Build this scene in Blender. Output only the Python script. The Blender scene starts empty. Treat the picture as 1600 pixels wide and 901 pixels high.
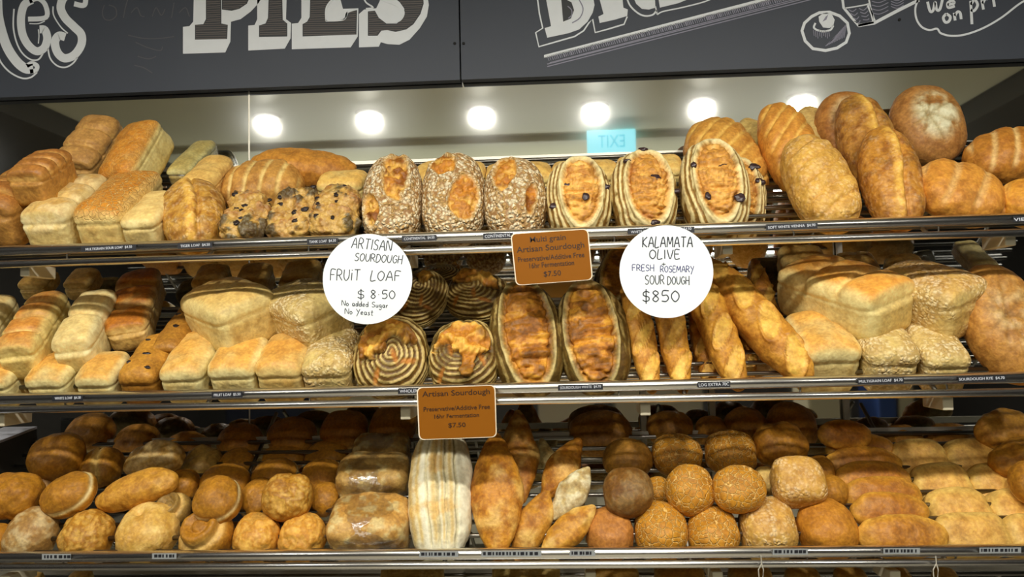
import bpy, bmesh, math, random
import numpy as np
from mathutils import Vector, Matrix
from mathutils.geometry import tessellate_polygon

# ------------------------------------------------------------------ camera
EYE = 1.45
F_PX = 1300.0
YAW, PITCH, ROLL = math.radians(3.3), math.radians(3.5), math.radians(-1.2)
CAM_R = (Matrix.Rotation(YAW, 3, 'Z') @ Matrix.Rotation(math.radians(90) + PITCH, 3, 'X') @ Matrix.Rotation(ROLL, 3, 'Z'))
scene = bpy.context.scene
cam_d = bpy.data.cameras.new('camera'); cam = bpy.data.objects.new('camera', cam_d)
scene.collection.objects.link(cam)
cam_d.sensor_fit = 'HORIZONTAL'; cam_d.sensor_width = 36.0; cam_d.lens = 36.0 * F_PX / 1600.0
cam_d.clip_start = 0.02; cam_d.clip_end = 60
cam.matrix_world = Matrix.Translation((0, 0, EYE)) @ CAM_R.to_4x4()
scene.camera = cam
# ------------------------------------------------------------------ exposure, world
scene.view_settings.view_transform = 'Standard'; scene.view_settings.look = 'None'
scene.view_settings.exposure = 0.0; scene.view_settings.gamma = 1.0
scene.view_settings.use_curve_mapping = False
scene.cycles.caustics_reflective = False; scene.cycles.caustics_refractive = False
scene.cycles.sample_clamp_indirect = 4.0
world = bpy.data.worlds.new('world'); scene.world = world; world.use_nodes = True
bgn = world.node_tree.nodes['Background']
bgn.inputs[0].default_value = (1.0, 0.9, 0.76, 1); bgn.inputs[1].default_value = 0.2
# ------------------------------------------------------------------ shop ceiling downlights (mirrored behind the top shelf)
CEIL_Z = EYE + 1.12
LIGHT_Y = 0.58
LIGHT_X = [-1.42, -0.91, -0.36, 0.19, 0.70, 1.17]
FAR_X = [-3.5, -3.0, 2.8, 3.4]                 # the same row beyond the ends of the cream ceiling
LIGHT_W = 6.6
for lx in LIGHT_X + FAR_X:
    ld = bpy.data.lights.new('downlight_lamp', 'AREA'); ld.shape = 'DISK'; ld.size = 0.10
    ld.energy = LIGHT_W; ld.color = (1.0, 0.955, 0.86); ld.spread = math.radians(150)
    lo = bpy.data.objects.new('downlight_lamp', ld); scene.collection.objects.link(lo)
    lo.location = (lx, LIGHT_Y, CEIL_Z - (0.045 if lx in LIGHT_X else 0.14))
    lo.rotation_euler = (math.radians(25), 0, 0)

FILL_XY = ((-1.5, -.75), (0.0, -.75), (1.5, -.75))
FILL_Z = EYE + .50
for (ax, ay) in FILL_XY:                         # added unseen fill lamps behind the viewer, brightening the mirrored ceiling
    ld = bpy.data.lights.new('ceiling_fill_lamp', 'AREA'); ld.shape = 'RECTANGLE'; ld.size = 1.1; ld.size_y = .3
    ld.energy = 13; ld.color = (0.98, 1.0, 0.93)
    lo = bpy.data.objects.new('ceiling_fill_lamp', ld); scene.collection.objects.link(lo); lo.location = (ax, ay, FILL_Z); lo.rotation_euler = (math.radians(158), 0, 0)
for (ax, ay) in ((-1.3, -1.9), (1.3, -1.9)):  # added out of view, lighting floor and ceiling by bounce
    ld = bpy.data.lights.new('aisle_fill_lamp', 'AREA'); ld.shape = 'RECTANGLE'; ld.size = 1.6; ld.size_y = .6
    ld.energy = 34; ld.color = (1.0, 0.94, 0.82)
    lo = bpy.data.objects.new('aisle_fill_lamp', ld); scene.collection.objects.link(lo); lo.location = (ax, ay, CEIL_Z - .02)
# ------------------------------------------------------------------ helpers
camR = np.array(CAM_R); EYEV = np.array([0, 0, EYE])
def ray(px, py):
    d = camR @ np.array([(px - 800.0) / F_PX, -(py - 450.5) / F_PX, -1.0]); return d
def at(px, py, Y):
    d = ray(px, py); return EYEV + d * (Y / d[1])
def proj(P):
    q = (np.asarray(P) - EYEV) @ camR
    return np.stack([800.0 + F_PX * q[:, 0] / -q[:, 2], 450.5 - F_PX * q[:, 1] / -q[:, 2]], 1)
COL = scene.collection
def lin(c):
    c = np.asarray(c, float) / 255.0
    return np.where(c <= 0.04045, c / 12.92, ((c + 0.055) / 1.055) ** 2.4)
def mesh_obj(name, V, F, mat=None, parent=None, smooth=False):
    me = bpy.data.meshes.new(name); me.from_pydata([tuple(map(float, v)) for v in V], [], [tuple(map(int, f)) for f in F]); me.update()
    if mat: me.materials.append(mat)
    if smooth: me.polygons.foreach_set('use_smooth', [True] * len(me.polygons))
    o = bpy.data.objects.new(name, me); COL.objects.link(o)
    if parent: o.parent = parent
    return o
def tag(o, label=None, cat=None, group=None, kind=None):
    if label: o['label'] = label
    if cat: o['category'] = cat
    if group: o['group'] = group
    if kind: o['kind'] = kind
    return o
def empty(name, loc=(0, 0, 0)):
    o = bpy.data.objects.new(name, None); COL.objects.link(o); o.location = loc; o.empty_display_size = .02
    return o
class MB:
    def __init__(s): s.V = []; s.F = []
    def add(s, V, F):
        n = len(s.V); s.V += [tuple(v) for v in V]; s.F += [tuple(i + n for i in f) for f in F]; return s
    def box(s, c, h, R=None):
        c = np.array(c, float); h = np.array(h, float)
        P = [np.array([x, y, z]) * h for x in (-1, 1) for y in (-1, 1) for z in (-1, 1)]
        if R is not None: P = [R @ p for p in P]
        return s.add([p + c for p in P], [(0, 1, 3, 2), (4, 6, 7, 5), (0, 4, 5, 1), (2, 3, 7, 6), (0, 2, 6, 4), (1, 5, 7, 3)])
    def tube(s, A, B, r, n=14):
        return s.path([A, B], r, n)
    def path(s, pts, r, n=10):
        pts = [np.array(p, float) for p in pts]; V = []; F = []
        for i, p in enumerate(pts):
            t = pts[min(i + 1, len(pts) - 1)] - pts[max(i - 1, 0)]; t /= np.linalg.norm(t)
            a = np.cross(t, [0.01, 0.02, 1] if abs(t[2]) < .9 else [1, 0, 0]); a /= np.linalg.norm(a); b = np.cross(t, a)
            for k in range(n):
                an = 2 * math.pi * k / n; V.append(p + r * (math.cos(an) * a + math.sin(an) * b))
        for i in range(len(pts) - 1):
            for k in range(n): F.append((i * n + k, i * n + (k + 1) % n, (i + 1) * n + (k + 1) % n, (i + 1) * n + k))
        F.append(tuple(range(n - 1, -1, -1))); F.append(tuple(range((len(pts) - 1) * n, len(pts) * n)))
        return s.add(V, F)
    def build(s, name, mat, parent=None, smooth=False): return mesh_obj(name, s.V, s.F, mat, parent, smooth)
def bevel(o, w, seg=2):
    m = o.modifiers.new('bevel', 'BEVEL'); m.width = w; m.segments = seg; m.limit_method = 'ANGLE'; return o
# ------------------------------------------------------------------ materials
def principled(name, col, rough=.5, metal=0.0, spec=.5, bump=None, noise=None):
    m = bpy.data.materials.new(name); m.use_nodes = True; nt = m.node_tree; b = nt.nodes['Principled BSDF']
    c = lin(col); b.inputs['Base Color'].default_value = (*c, 1); b.inputs['Roughness'].default_value = rough
    b.inputs['Metallic'].default_value = metal; b.inputs['Specular IOR Level'].default_value = spec
    if noise or bump:
        tc = nt.nodes.new('ShaderNodeTexCoord'); n = nt.nodes.new('ShaderNodeTexNoise'); n.inputs['Scale'].default_value = (noise or bump)[0]
        n.inputs['Detail'].default_value = 5; nt.links.new(tc.outputs['Object'], n.inputs['Vector'])
        if noise:
            mx = nt.nodes.new('ShaderNodeMix'); mx.data_type = 'RGBA'
            mx.inputs[6].default_value = (*(c * (1 - noise[1])), 1); mx.inputs[7].default_value = (*(c * (1 + noise[1])), 1)
            nt.links.new(n.outputs['Fac'], mx.inputs[0]); nt.links.new(mx.outputs[2], b.inputs['Base Color'])
        if bump:
            bp = nt.nodes.new('ShaderNodeBump'); bp.inputs['Strength'].default_value = bump[1]; bp.inputs['Distance'].default_value = .002
            nt.links.new(n.outputs['Fac'], bp.inputs['Height']); nt.links.new(bp.outputs[0], b.inputs['Normal'])
    return m
M = {}
M['chrome'] = principled('brushed_steel', (244, 242, 238), .25, 1.0, noise=(30, .06))
M['rod'] = principled('wire_steel', (140, 136, 128), .3, 1.0)
M['steel_dull'] = principled('dull_steel', (190, 185, 172), .4, .8)
M['board'] = principled('chalkboard_black', (60, 66, 78), .55, noise=(3.5, .16), bump=(300, .1))
M['board_gap'] = principled('board_seam_black', (14, 14, 15), .8)
M['chalk'] = principled('chalk_white', (232, 238, 244), .8, noise=(40, .05))
M['chalk_grey'] = principled('chalk_grey', (150, 150, 168), .85)
M['chalk_faint'] = principled('chalk_faint', (92, 93, 99), .9)
M['chalk_hatch'] = principled('chalk_hatch_brownish_grey', (112, 106, 104), .9)
M['board_ink'] = principled('board_ink', (58, 60, 64), .6)
M['ceiling'] = principled('ceiling_paint', (198, 196, 172), .45, noise=(1.3, .06))
M['ceil_dark'] = principled('bulkhead_dark_paint', (62, 58, 50), .7)
M['black'] = principled('black_laminate', (36, 34, 32), .5)
M['grey_edge'] = principled('grey_laminate_edge', (196, 198, 210), .4)
M['floor'] = principled('floor_tile', (172, 166, 150), .5, noise=(4, .15))  # kept pale so lamp light bounces up to the ceiling
M['wall'] = principled('shop_wall_paint', (44, 42, 42), .7, noise=(2, .1))
M['paper'] = principled('white_card', (240, 247, 252), .6, noise=(14, .02))
M['ink'] = principled('marker_ink', (58, 62, 72), .7)
M['ink_blue'] = principled('marker_ink_blue', (78, 80, 130), .7)
M['tan_sign'] = principled('tan_plastic_card', (142, 86, 16), .5, spec=.15, noise=(25, .05))
M['tan_edge'] = principled('cream_card_edge', (240, 226, 200), .4)
M['tan_ink'] = principled('brown_print', (52, 26, 6), .5)
M['tape'] = principled('black_label_tape', (28, 30, 38), .5)
M['tape_light'] = principled('grey_label_tape', (150, 155, 158), .4)
M['tape_text'] = principled('label_tape_white', (210, 214, 225), .6)
M['olive'] = principled('olive_flesh', (52, 34, 36), .35)
M['fruit'] = principled('dark_raisin', (36, 24, 22), .45)
M['blue'] = principled('blue_block', (52, 80, 150), .5)
M['navy'] = principled('navy_block', (30, 38, 66), .6)
M['cream'] = principled('cream_panel', (200, 192, 168), .6)
M['cable'] = principled('white_cable_tie', (190, 185, 170), .5)
def emit(name, col, s):
    m = bpy.data.materials.new(name); m.use_nodes = True; nt = m.node_tree
    b = nt.nodes['Principled BSDF']; c = lin(col); b.inputs['Base Color'].default_value = (*c, 1)
    b.inputs['Emission Color'].default_value = (*c, 1); b.inputs['Emission Strength'].default_value = s; return m
M['lamp'] = emit('lamp_glow', (255, 252, 245), 14.0)
M['exit'] = emit('exit_cyan_lit', (150, 228, 246), 1.15)
M['exit_ink'] = emit('exit_letter_lit', (104, 196, 214), 1.0)
def mirror_mat():
    m = bpy.data.materials.new('smudged_mirror'); m.use_nodes = True; nt = m.node_tree; nt.nodes.clear()
    out = nt.nodes.new('ShaderNodeOutputMaterial'); mx = nt.nodes.new('ShaderNodeMixShader')
    a = nt.nodes.new('ShaderNodeBsdfGlossy'); a.inputs['Color'].default_value = (.80, .81, .77, 1); a.inputs['Roughness'].default_value = .03
    b = nt.nodes.new('ShaderNodeBsdfGlossy'); b.inputs['Color'].default_value = (.75, .78, .8, 1); b.inputs['Roughness'].default_value = .16
    tc = nt.nodes.new('ShaderNodeTexCoord'); n = nt.nodes.new('ShaderNodeTexNoise'); n.inputs['Scale'].default_value = 3.0; n.inputs['Detail'].default_value = 4
    mr = nt.nodes.new('ShaderNodeMapRange'); mr.inputs[1].default_value = .35; mr.inputs[2].default_value = .75; mr.inputs[3].default_value = .006; mr.inputs[4].default_value = .03
    nt.links.new(tc.outputs['Object'], n.inputs['Vector']); nt.links.new(n.outputs['Fac'], mr.inputs[0]); nt.links.new(mr.outputs[0], mx.inputs[0])
    nt.links.new(a.outputs[0], mx.inputs[1]); nt.links.new(b.outputs[0], mx.inputs[2]); nt.links.new(mx.outputs[0], out.inputs[0]); return m
M['mirror'] = mirror_mat()
def bag_mat():
    m = bpy.data.materials.new('clear_plastic_film'); m.use_nodes = True; nt = m.node_tree; nt.nodes.clear()
    out = nt.nodes.new('ShaderNodeOutputMaterial'); mx = nt.nodes.new('ShaderNodeMixShader')
    t = nt.nodes.new('ShaderNodeBsdfTransparent'); t.inputs[0].default_value = (.95, .95, .95, 1)
    g = nt.nodes.new('ShaderNodeBsdfGlossy'); g.inputs['Roughness'].default_value = .24; g.inputs['Color'].default_value = (.9, .92, .95, 1)
    tc = nt.nodes.new('ShaderNodeTexCoord'); n = nt.nodes.new('ShaderNodeTexNoise'); n.inputs['Scale'].default_value = 22; n.inputs['Detail'].default_value = 3
    bp = nt.nodes.new('ShaderNodeBump'); bp.inputs['Strength'].default_value = .9; bp.inputs['Distance'].default_value = .01
    nt.links.new(tc.outputs['Object'], n.inputs['Vector']); nt.links.new(n.outputs['Fac'], bp.inputs['Height']); nt.links.new(bp.outputs[0], g.inputs['Normal'])
    mx.inputs[0].default_value = .13
    nt.links.new(t.outputs[0], mx.inputs[1]); nt.links.new(g.outputs[0], mx.inputs[2]); nt.links.new(mx.outputs[0], out.inputs[0]); return m
M['bag'] = bag_mat()
def bread_mat():
    """Crust: colour and crust type come from mesh attributes, grain, crackle and flakes from textures in object space."""
    m = bpy.data.materials.new('bread_crust'); m.use_nodes = True; nt = m.node_tree; L = nt.links.new; b = nt.nodes['Principled BSDF']
    N = nt.nodes.new
    col = N('ShaderNodeAttribute'); col.attribute_name = 'crust'
    msk = N('ShaderNodeAttribute'); msk.attribute_name = 'texture_kind'
    sep = N('ShaderNodeSeparateColor'); L(msk.outputs['Color'], sep.inputs[0])
    tc = N('ShaderNodeTexCoord'); oi = N('ShaderNodeObjectInfo'); add = N('ShaderNodeVectorMath'); add.operation = 'ADD'
    sc = N('ShaderNodeMath'); sc.operation = 'MULTIPLY'; sc.inputs[1].default_value = 37.0; L(oi.outputs['Random'], sc.inputs[0])
    cmb = N('ShaderNodeCombineXYZ'); L(sc.outputs[0], cmb.inputs[0]); L(sc.outputs[0], cmb.inputs[1])
    L(tc.outputs['Object'], add.inputs[0]); L(cmb.outputs[0], add.inputs[1]); P = add.outputs[0]
    def noise(s, d=4):
        n = N('ShaderNodeTexNoise'); n.inputs['Scale'].default_value = s; n.inputs['Detail'].default_value = d; L(P, n.inputs['Vector']); return n.outputs['Fac']
    def mr(x, a, c, lo=0.0, hi=1.0):
        r = N('ShaderNodeMapRange'); r.interpolation_type = 'SMOOTHSTEP'
        for i, v in ((1, a), (2, c), (3, lo), (4, hi)): r.inputs[i].default_value = v
        L(x, r.inputs[0]); return r.outputs[0]
    def mul(x, y):
        k = N('ShaderNodeMath'); k.operation = 'MULTIPLY'
        for i, v in ((0, x), (1, y)):
            if isinstance(v, (int, float)): k.inputs[i].default_value = v
            else: L(v, k.inputs[i])
        return k.outputs[0]
    def addm(x, y):
        k = N('ShaderNodeMath'); k.operation = 'ADD'; L(x, k.inputs[0]); L(y, k.inputs[1]); return k.outputs[0]
    def mix(f, a, c, mode='MIX'):
        k = N('ShaderNodeMix'); k.data_type = 'RGBA'; k.blend_type = mode; L(f, k.inputs[0])
        for i, v in ((6, a), (7, c)):
            if isinstance(v, tuple): k.inputs[i].default_value = (*v, 1)
            else: L(v, k.inputs[i])
        return k.outputs[2]
    n1 = noise(42, 6); n2 = noise(150, 4)
    base = mix(mul(mr(n1, .40, .68), sep.outputs['Blue']), col.outputs['Color'], (.52, .38, .22), 'MULTIPLY')
    base = mix(mr(n2, .35, .7, 0, .6), base, (1.0, .93, .80), 'SOFT_LIGHT')
    # crackle
    v = N('ShaderNodeTexVoronoi'); v.feature = 'DISTANCE_TO_EDGE'; v.inputs['Scale'].default_value = 74
    wob = N('ShaderNodeVectorMath'); wob.operation = 'ADD'; nz = N('ShaderNodeTexNoise'); nz.inputs['Scale'].default_value = 60; L(P, nz.inputs['Vector'])
    ws = N('ShaderNodeVectorMath'); ws.operation = 'SCALE'; ws.inputs['Scale'].default_value = .012; L(nz.outputs['Color'], ws.inputs[0])
    L(P, wob.inputs[0]); L(ws.outputs[0], wob.inputs[1]); L(wob.outputs[0], v.inputs['Vector'])
    crk = mul(mr(v.outputs['Distance'], .09, .01), sep.outputs['Red'])
    base = mix(crk, base, tuple(lin((246, 200, 118))))
    # flakes
    v2 = N('ShaderNodeTexVoronoi'); v2.inputs['Scale'].default_value = 125; L(wob.outputs[0], v2.inputs['Vector'])
    bw = N('ShaderNodeSeparateColor'); L(v2.outputs['Color'], bw.inputs[0])
    fl = mix(mr(bw.outputs['Red'], .1, .9), tuple(lin((196, 156, 96))), tuple(lin((255, 238, 200))))
    fl = mix(mr(v2.outputs['Distance'], .42, .8), fl, tuple(lin((146, 104, 58))))
    base = mix(sep.outputs['Green'], base, fl)
    L(base, b.inputs['Base Color'])
    # height
    h = addm(mul(n2, .35), mul(mul(mr(v2.outputs['Distance'], .7, .1), sep.outputs['Green']), 1.6))
    h = addm(h, mul(crk, -.8))
    h = addm(h, mul(n1, .6))
    bp = N('ShaderNodeBump'); bp.inputs['Strength'].default_value = 1.0; bp.inputs['Distance'].default_value = .0032
    L(h, bp.inputs['Height']); L(bp.outputs[0], b.inputs['Normal'])
    b.inputs['Roughness'].default_value = .5; b.inputs['Specular IOR Level'].default_value = .35
    L(mr(n1, .3, .7, .40, .62), b.inputs['Roughness'])
    b.inputs['Subsurface Weight'].default_value = 0.0
    return m
M['bread'] = bread_mat()
# ------------------------------------------------------------------ bread shapes
def hsh(i, j, k, s):
    n = (i * 73856093) ^ (j * 19349663) ^ (k * 83492791) ^ (s * 2654435761 & 0x7fffffff)
    n = (n ^ (n >> 13)) * 1274126177 & 0x7fffffff
    return (n & 0xffff) / 65535.0
def vnoise(P, s):
    Pi = np.floor(P).astype(np.int64); f = P - Pi; f = f * f * (3 - 2 * f); r = 0
    for dx in (0, 1):
        for dy in (0, 1):
            for dz in (0, 1):
                w = (f[:, 0] if dx else 1 - f[:, 0]) * (f[:, 1] if dy else 1 - f[:, 1]) * (f[:, 2] if dz else 1 - f[:, 2])
                r = r + w * hsh(Pi[:, 0] + dx, Pi[:, 1] + dy, Pi[:, 2] + dz, s)
    return r
def fbm(P, s, o=3):
    r = 0; a = .5; t = 0
    for k in range(o): r = r + a * vnoise(P * 2 ** k + 17.3 * k, s + k); t += a; a *= .5
    return r / t
def sm(x, a, b):
    t = np.clip((x - a) / (b - a), 0, 1); return t * t * (3 - 2 * t)
def mixc(A, B, f): return A * (1 - f[:, None]) + np.asarray(B) * f[:, None]
_cs = {}
def cube_sphere(n):
    if n in _cs: return _cs[n]
    t = np.tan(np.linspace(-1, 1, n + 1) * math.pi / 4); idx = {}; V = []; Fc = []
    for ax in range(3):
        for sg in (-1, 1):
            for i in range(n + 1):
                for j in range(n + 1):
                    p = [0, 0, 0]; p[ax] = sg; p[(ax + 1) % 3] = t[i]; p[(ax + 2) % 3] = t[j]
                    k = (round(p[0] * 1e5), round(p[1] * 1e5), round(p[2] * 1e5))
                    if k not in idx: idx[k] = len(V); V.append(p)
            g = lambda i, j: idx[tuple(round(c * 1e5) for c in ([0, 0, 0] if False else pt(ax, sg, t[i], t[j])))]
            for i in range(n):
                for j in range(n):
                    q = [g(i, j), g(i + 1, j), g(i + 1, j + 1), g(i, j + 1)]
                    Fc.append(q if sg > 0 else q[::-1])
    V = np.array(V, float); V /= np.linalg.norm(V, axis=1)[:, None]
    _cs[n] = (V, np.array(Fc)); return _cs[n]
def pt(ax, sg, a, b):
    p = [0, 0, 0]; p[ax] = sg; p[(ax + 1) % 3] = a; p[(ax + 2) % 3] = b; return p
# kind: (exponent, height ratio c/a, default length ratio b/a, resolution)
GEO = {'tin': (5.5, .74, 2.1, 30), 'bloomer': (2.3, .8, 1.6, 40), 'cob': (2.2, .72, 1.0, 32), 'split': (2.4, .8, 1.6, 36),
       'seeded': (2.5, .8, 1.35, 56), 'olive': (2.5, .8, 1.35, 56), 'banneton': (2.3, .7, 1.0, 60), 'batard': (2.3, .7, 1.7, 48),
       'baguette': (2.3, .85, 4.0, 44), 'roll': (2.25, .78, 1.0, 26), 'finger': (2.15, .85, .4, 28), 'dinner': (3.2, .8, 1.0, 18),
       'fruit': (3.4, .9, 1.1, 32), 'rye': (4.2, .8, .6, 28), 'striped': (2.5, .75, 2.0, 44), 'point': (2.1, .6, 2.2, 32), 'lump': (2.6, .8, 1.2, 22)}
GOLD = (214, 150, 76); PALE = (238, 208, 150); BROWN = (158, 98, 52); CREAM = (240, 222, 182)
def bread_shape(kind, dims, seed, o):
    """Vertices in metres around the centre plus crust colour and texture masks."""
    p, _, _, n = GEO[kind]; n = int(o.get('res', n)); a, b, c = dims
    d, Fc = cube_sphere(n)
    r = (np.abs(d) ** p).sum(1) ** (-1 / p)
    U = d * r[:, None]; u, v, w = U[:, 0].copy(), U[:, 1].copy(), U[:, 2].copy()
    rng = random.Random(seed); S = seed * 7 + 3; m = max(a, b, c)
    Q = U * np.array([a, b, c]) * 1.0 + 10
    nl = fbm(Q * 22, S) - .5; nm = fbm(Q * 60, S + 9) - .5; nh = fbm(Q * 150, S + 19) - .5
    base = lin(o.get('c', GOLD)); C = np.tile(base, (len(U), 1)); K = np.zeros((len(U), 3)); K[:, 2] = .5
    disp = nl * (.011 if kind in ('roll', 'finger', 'lump', 'point', 'bloomer', 'split') else .007) + nm * .0035            # metres along the direction
    def tint(col, f): 
        nonlocal C; C = mixc(C, lin(col), np.clip(f, 0, 1))
    up = sm(w, 0.0, .35)
    if kind == 'tin':
        top = sm(w, .15, .5); u = u * (.92 + .05 * (w + 1) / 2 + .05 * top * (1 - sm(w, .8, 1.1)))
        w = w + o.get('dome', .16) * (1 - U[:, 0] ** 2) * (1 - .5 * U[:, 1] ** 4) * top
        side = o.get('side', (232, 200, 140)); C[:] = lin(side)
        K[:, 2] = .35
        end = sm(np.abs(U[:, 1]), .9, .99); inn = sm(1 - np.maximum(np.abs(U[:, 0]), np.abs(U[:, 2] + .25) * 1.1), .1, .5)
        tint(o.get('end', (196, 146, 84)), end * inn * .75 * (.7 + nl))
        flank = sm(np.abs(U[:, 0]), .9, .99) * sm(-w, -.2, .8); tint((206, 156, 90), flank * .5 * (.8 + 2 * nl))
        tint((206, 150, 80), sm(-w, .55, .95) * .6)
        edge = np.maximum(sm(np.abs(U[:, 0]), .68, .95), sm(np.abs(U[:, 1]), .86, .98))
        tint(o.get('c', GOLD), sm(w, .55, .85) * (1 - edge * o.get('rim', .85)) * np.clip(.95 + 1.6 * nl, .3, 1))
        k = o.get('ribs', 0)
        if k:
            ph = np.abs(np.sin((U[:, 1] * .5 + .5) * math.pi * k)); g = (1 - sm(ph, 0, .5)) * sm(w, .2, .6)
            disp -= g * .011; tint(o.get('ribc', (250, 214, 150)), (1 - sm(ph, .0, .42)) * sm(w, .35, .7) * sm(nl, -.2, .1) * .8)
        seam = np.exp(-((U[:, 2] - .38) / .07) ** 2); disp -= seam * .004
        K[:, 0] = o.get('crackle', 0) * sm(w, .5, .8); K[:, 1] = o.get('flake', 0) * np.clip(.6 + 3 * nl, 0, 1)
        if o.get('crackle'): tint((205, 128, 56), sm(w, .5, .8) * .4)
    elif kind in ('bloomer', 'roll', 'finger', 'dinner', 'cob', 'split', 'lump', 'point'):
        flat = sm(-w, .35, 1.0); w = np.where(w < 0, w * (1 - .12 * flat), w)
        K[:, 1] = o.get('flake', 0) * np.clip(.55 + 2.2 * nm, 0, 1); K[:, 0] = o.get('crackle', 0) * sm(w, -.1, .2)
        if kind == 'roll': K[:, 2] = .3
        tint(o.get('under', (240, 212, 160)), sm(-w, o.get('ul', .28), o.get('ul', .28) + .3) * .75)
        if kind == 'bloomer':
            k = o.get('slashes', 5); t = (U[:, 1] + o.get('skew', .35) * U[:, 0]) * .5 + .5
            ph = np.abs(((t * k + o.get('ph', .5)) % 1) - .5) * 2      # 0 in the cut
            g = sm(w, .1, .5) * sm(1 - np.abs(U[:, 0]), .03, .25) * sm(1 - np.abs(U[:, 1]), .02, .12)
            tint(o.get('slc', (244, 196, 118)), (1 - sm(ph, .10, .36)) * g * o.get('sla', .8))
            disp -= np.exp(-(ph / .16) ** 2) * g * .0045; disp += sm(ph, .1, .9) * g * .002
        elif kind == 'cob':
            f = sm(w, .2, .7) * sm(nm + nl, -.25, .12); rr = np.hypot(U[:, 0], U[:, 1]); f = f * (1 - sm(rr, .35, .75)); tint((232, 224, 196), f * o.get('flour', .8))
            for q in range(4):
                l = np.abs(U[:, 0] * math.cos(.5 + q * .75) + U[:, 1] * math.sin(.5 + q * .75) - .25 * (q - 1.5) * .6)
                g = np.exp(-(l / .035) ** 2) * sm(w, .2, .5) * (1 - sm(rr, .5, .8)); disp -= g * .004; tint((150, 106, 66), g * .5)
        elif kind == 'split':
            l = U[:, 0] + .10 * np.sin(U[:, 1] * 3 + seed); g = sm(w, .1, .5)
            tint((246, 190, 100), np.exp(-(l / .16) ** 2) * g * .9); disp += (np.exp(-(l / .2) ** 2) * .006 - np.exp(-((l - .22) / .06) ** 2) * .008) * g
            tint((120, 70, 32), sm(nl + nm * .6, .05, .25) * g * .6 * (1 - np.exp(-(l / .2) ** 2))); K[:, 2] = .9
        elif kind == 'point':
            s = 1 - .45 * np.abs(U[:, 1]) ** 1.5; u = u * s; w = w * s; K[:, 2] = .8
            tint((246, 214, 150), sm(nl, -.02, .2) * .4)
        elif kind == 'finger':
            tint((176, 104, 38), sm(w, .3, .95) * .8); tint((240, 190, 110), sm(-w, -.1, .5) * .6)
        elif kind == 'dinner':
            tint((222, 166, 96), sm(w, .55, .9) * (1 - sm(np.maximum(np.abs(U[:, 0]), np.abs(U[:, 1])), .55, .85)) * .9)
        if kind == 'roll':
            st = o.get('st', '')
            if st == 'knot':
                rr = np.hypot(U[:, 0] - .1, U[:, 1] + .1); disp += (np.exp(-((rr - .52) / .14) ** 2) * .010 - np.exp(-((rr - .33) / .07) ** 2) * .008 - np.exp(-((rr - .78) / .07) ** 2) * .006) * up
                tint((246, 204, 140), np.exp(-((rr - .78) / .12) ** 2) * up * .7)
            elif st == 'bagel':
                rr = np.hypot(U[:, 0] + .35, U[:, 1] + .25); disp -= np.exp(-(rr / .2) ** 2) * .02 * up; tint((248, 216, 150), sm(nl, -.1, .15) * .5)
            elif st == 'wrinkle': disp += (np.abs(nm) * -.016 + np.abs(nl) * -.012) * up; tint((250, 206, 130), sm(np.abs(nm), .02, .12) * up * .35)
            elif st == 'rim': 
                ll = np.exp(-((w - .25 + .2 * U[:, 0]) / .12) ** 2); tint((244, 224, 180), ll * .8); disp -= ll * .003
            elif st == 'cut':
                l = np.abs(U[:, 1] - .25 * U[:, 0]); disp -= np.exp(-(l / .1) ** 2) * up * .006; tint((250, 216, 150), np.exp(-(l / .18) ** 2) * up * .6)
            elif st == 'flour': tint((222, 208, 182), sm(nl + nm, -.15, .1) * up * .8)
        if kind == 'lump': disp += nl * .016
    elif kind == 'seeded':
        reg = np.zeros(len(U))
        for (cu, cv, ru, rv, th) in o['regs']:
            x = (U[:, 0] - cu) * math.cos(th) + (U[:, 1] - cv) * math.sin(th); y = -(U[:, 0] - cu) * math.sin(th) + (U[:, 1] - cv) * math.cos(th)
            q = (x / ru) ** 2 + (y / rv) ** 2 + nl * 1.3 + nm * .5; reg = np.maximum(reg, 1 - sm(q, .75, 1.1))
            disp += np.exp(-((q - 1.05) / .2) ** 2) * .004 * sm(w, 0, .3)
        reg = reg * sm(w, -.05, .2); disp += reg * (np.abs(nm) * -.035 - .0015); tint((198, 128, 62), reg); tint((128, 66, 30), reg * sm(nl, .0, .15) * .8); tint((236, 184, 106), reg * sm(-nm, .02, .14) * .8)
        C = mixc(C, lin((220, 190, 140)), 1 - reg); K[:, 1] = (1 - reg) * .95; K[:, 2] = .6 * reg
    elif kind == 'olive':
        x = U[:, 0] - o.get('off', .0); q = np.sqrt((x / o.get('ru', .6)) ** 2 + (U[:, 1] / .86) ** 2) + nl * .12
        ins = (1 - sm(q, .93, 1.0)) * sm(w, 0, .2)
        C[:] = lin((150, 104, 62)); st = sm(np.sin(q * 34 + nl * 5), -.45, .35); tint((236, 214, 168), st * sm(nm, -.35, -.05)); disp += st * .0018
        tint((212, 148, 82), ins); tint((236, 182, 112), ins * sm(nm, .0, .14) * .7); tint((166, 92, 50), ins * sm(nl, .04, .2) * .8)
        ridge = np.abs(fbm(Q * np.array([22, 75, 22]), S + 4) - .5); disp += ins * (-ridge * .05 + .003); tint((146, 84, 40), ins * (1 - sm(ridge, .0, .05)) * .55); tint((240, 192, 120), ins * sm(ridge, .12, .22) * .5)
        disp += np.exp(-((q - 1.04) / .06) ** 2) * .007 * sm(w, 0, .2) - np.exp(-((q - .93) / .04) ** 2) * .006 * sm(w, 0, .2); tint((246, 226, 180), np.exp(-((q - 1.05) / .05) ** 2) * sm(w, 0, .2) * .8)
        K[:, 2] = .25
    elif kind == 'banneton':
        cu, cv = o.get('cen', (.1, -.1)); rho = np.hypot(U[:, 0] - cu, U[:, 1] - cv)
        th = np.arctan2(U[:, 2], np.hypot(U[:, 0], U[:, 1])); rr = rho + (1 - sm(w, 0, .5)) * .5 * (1 - w) * .6
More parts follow.
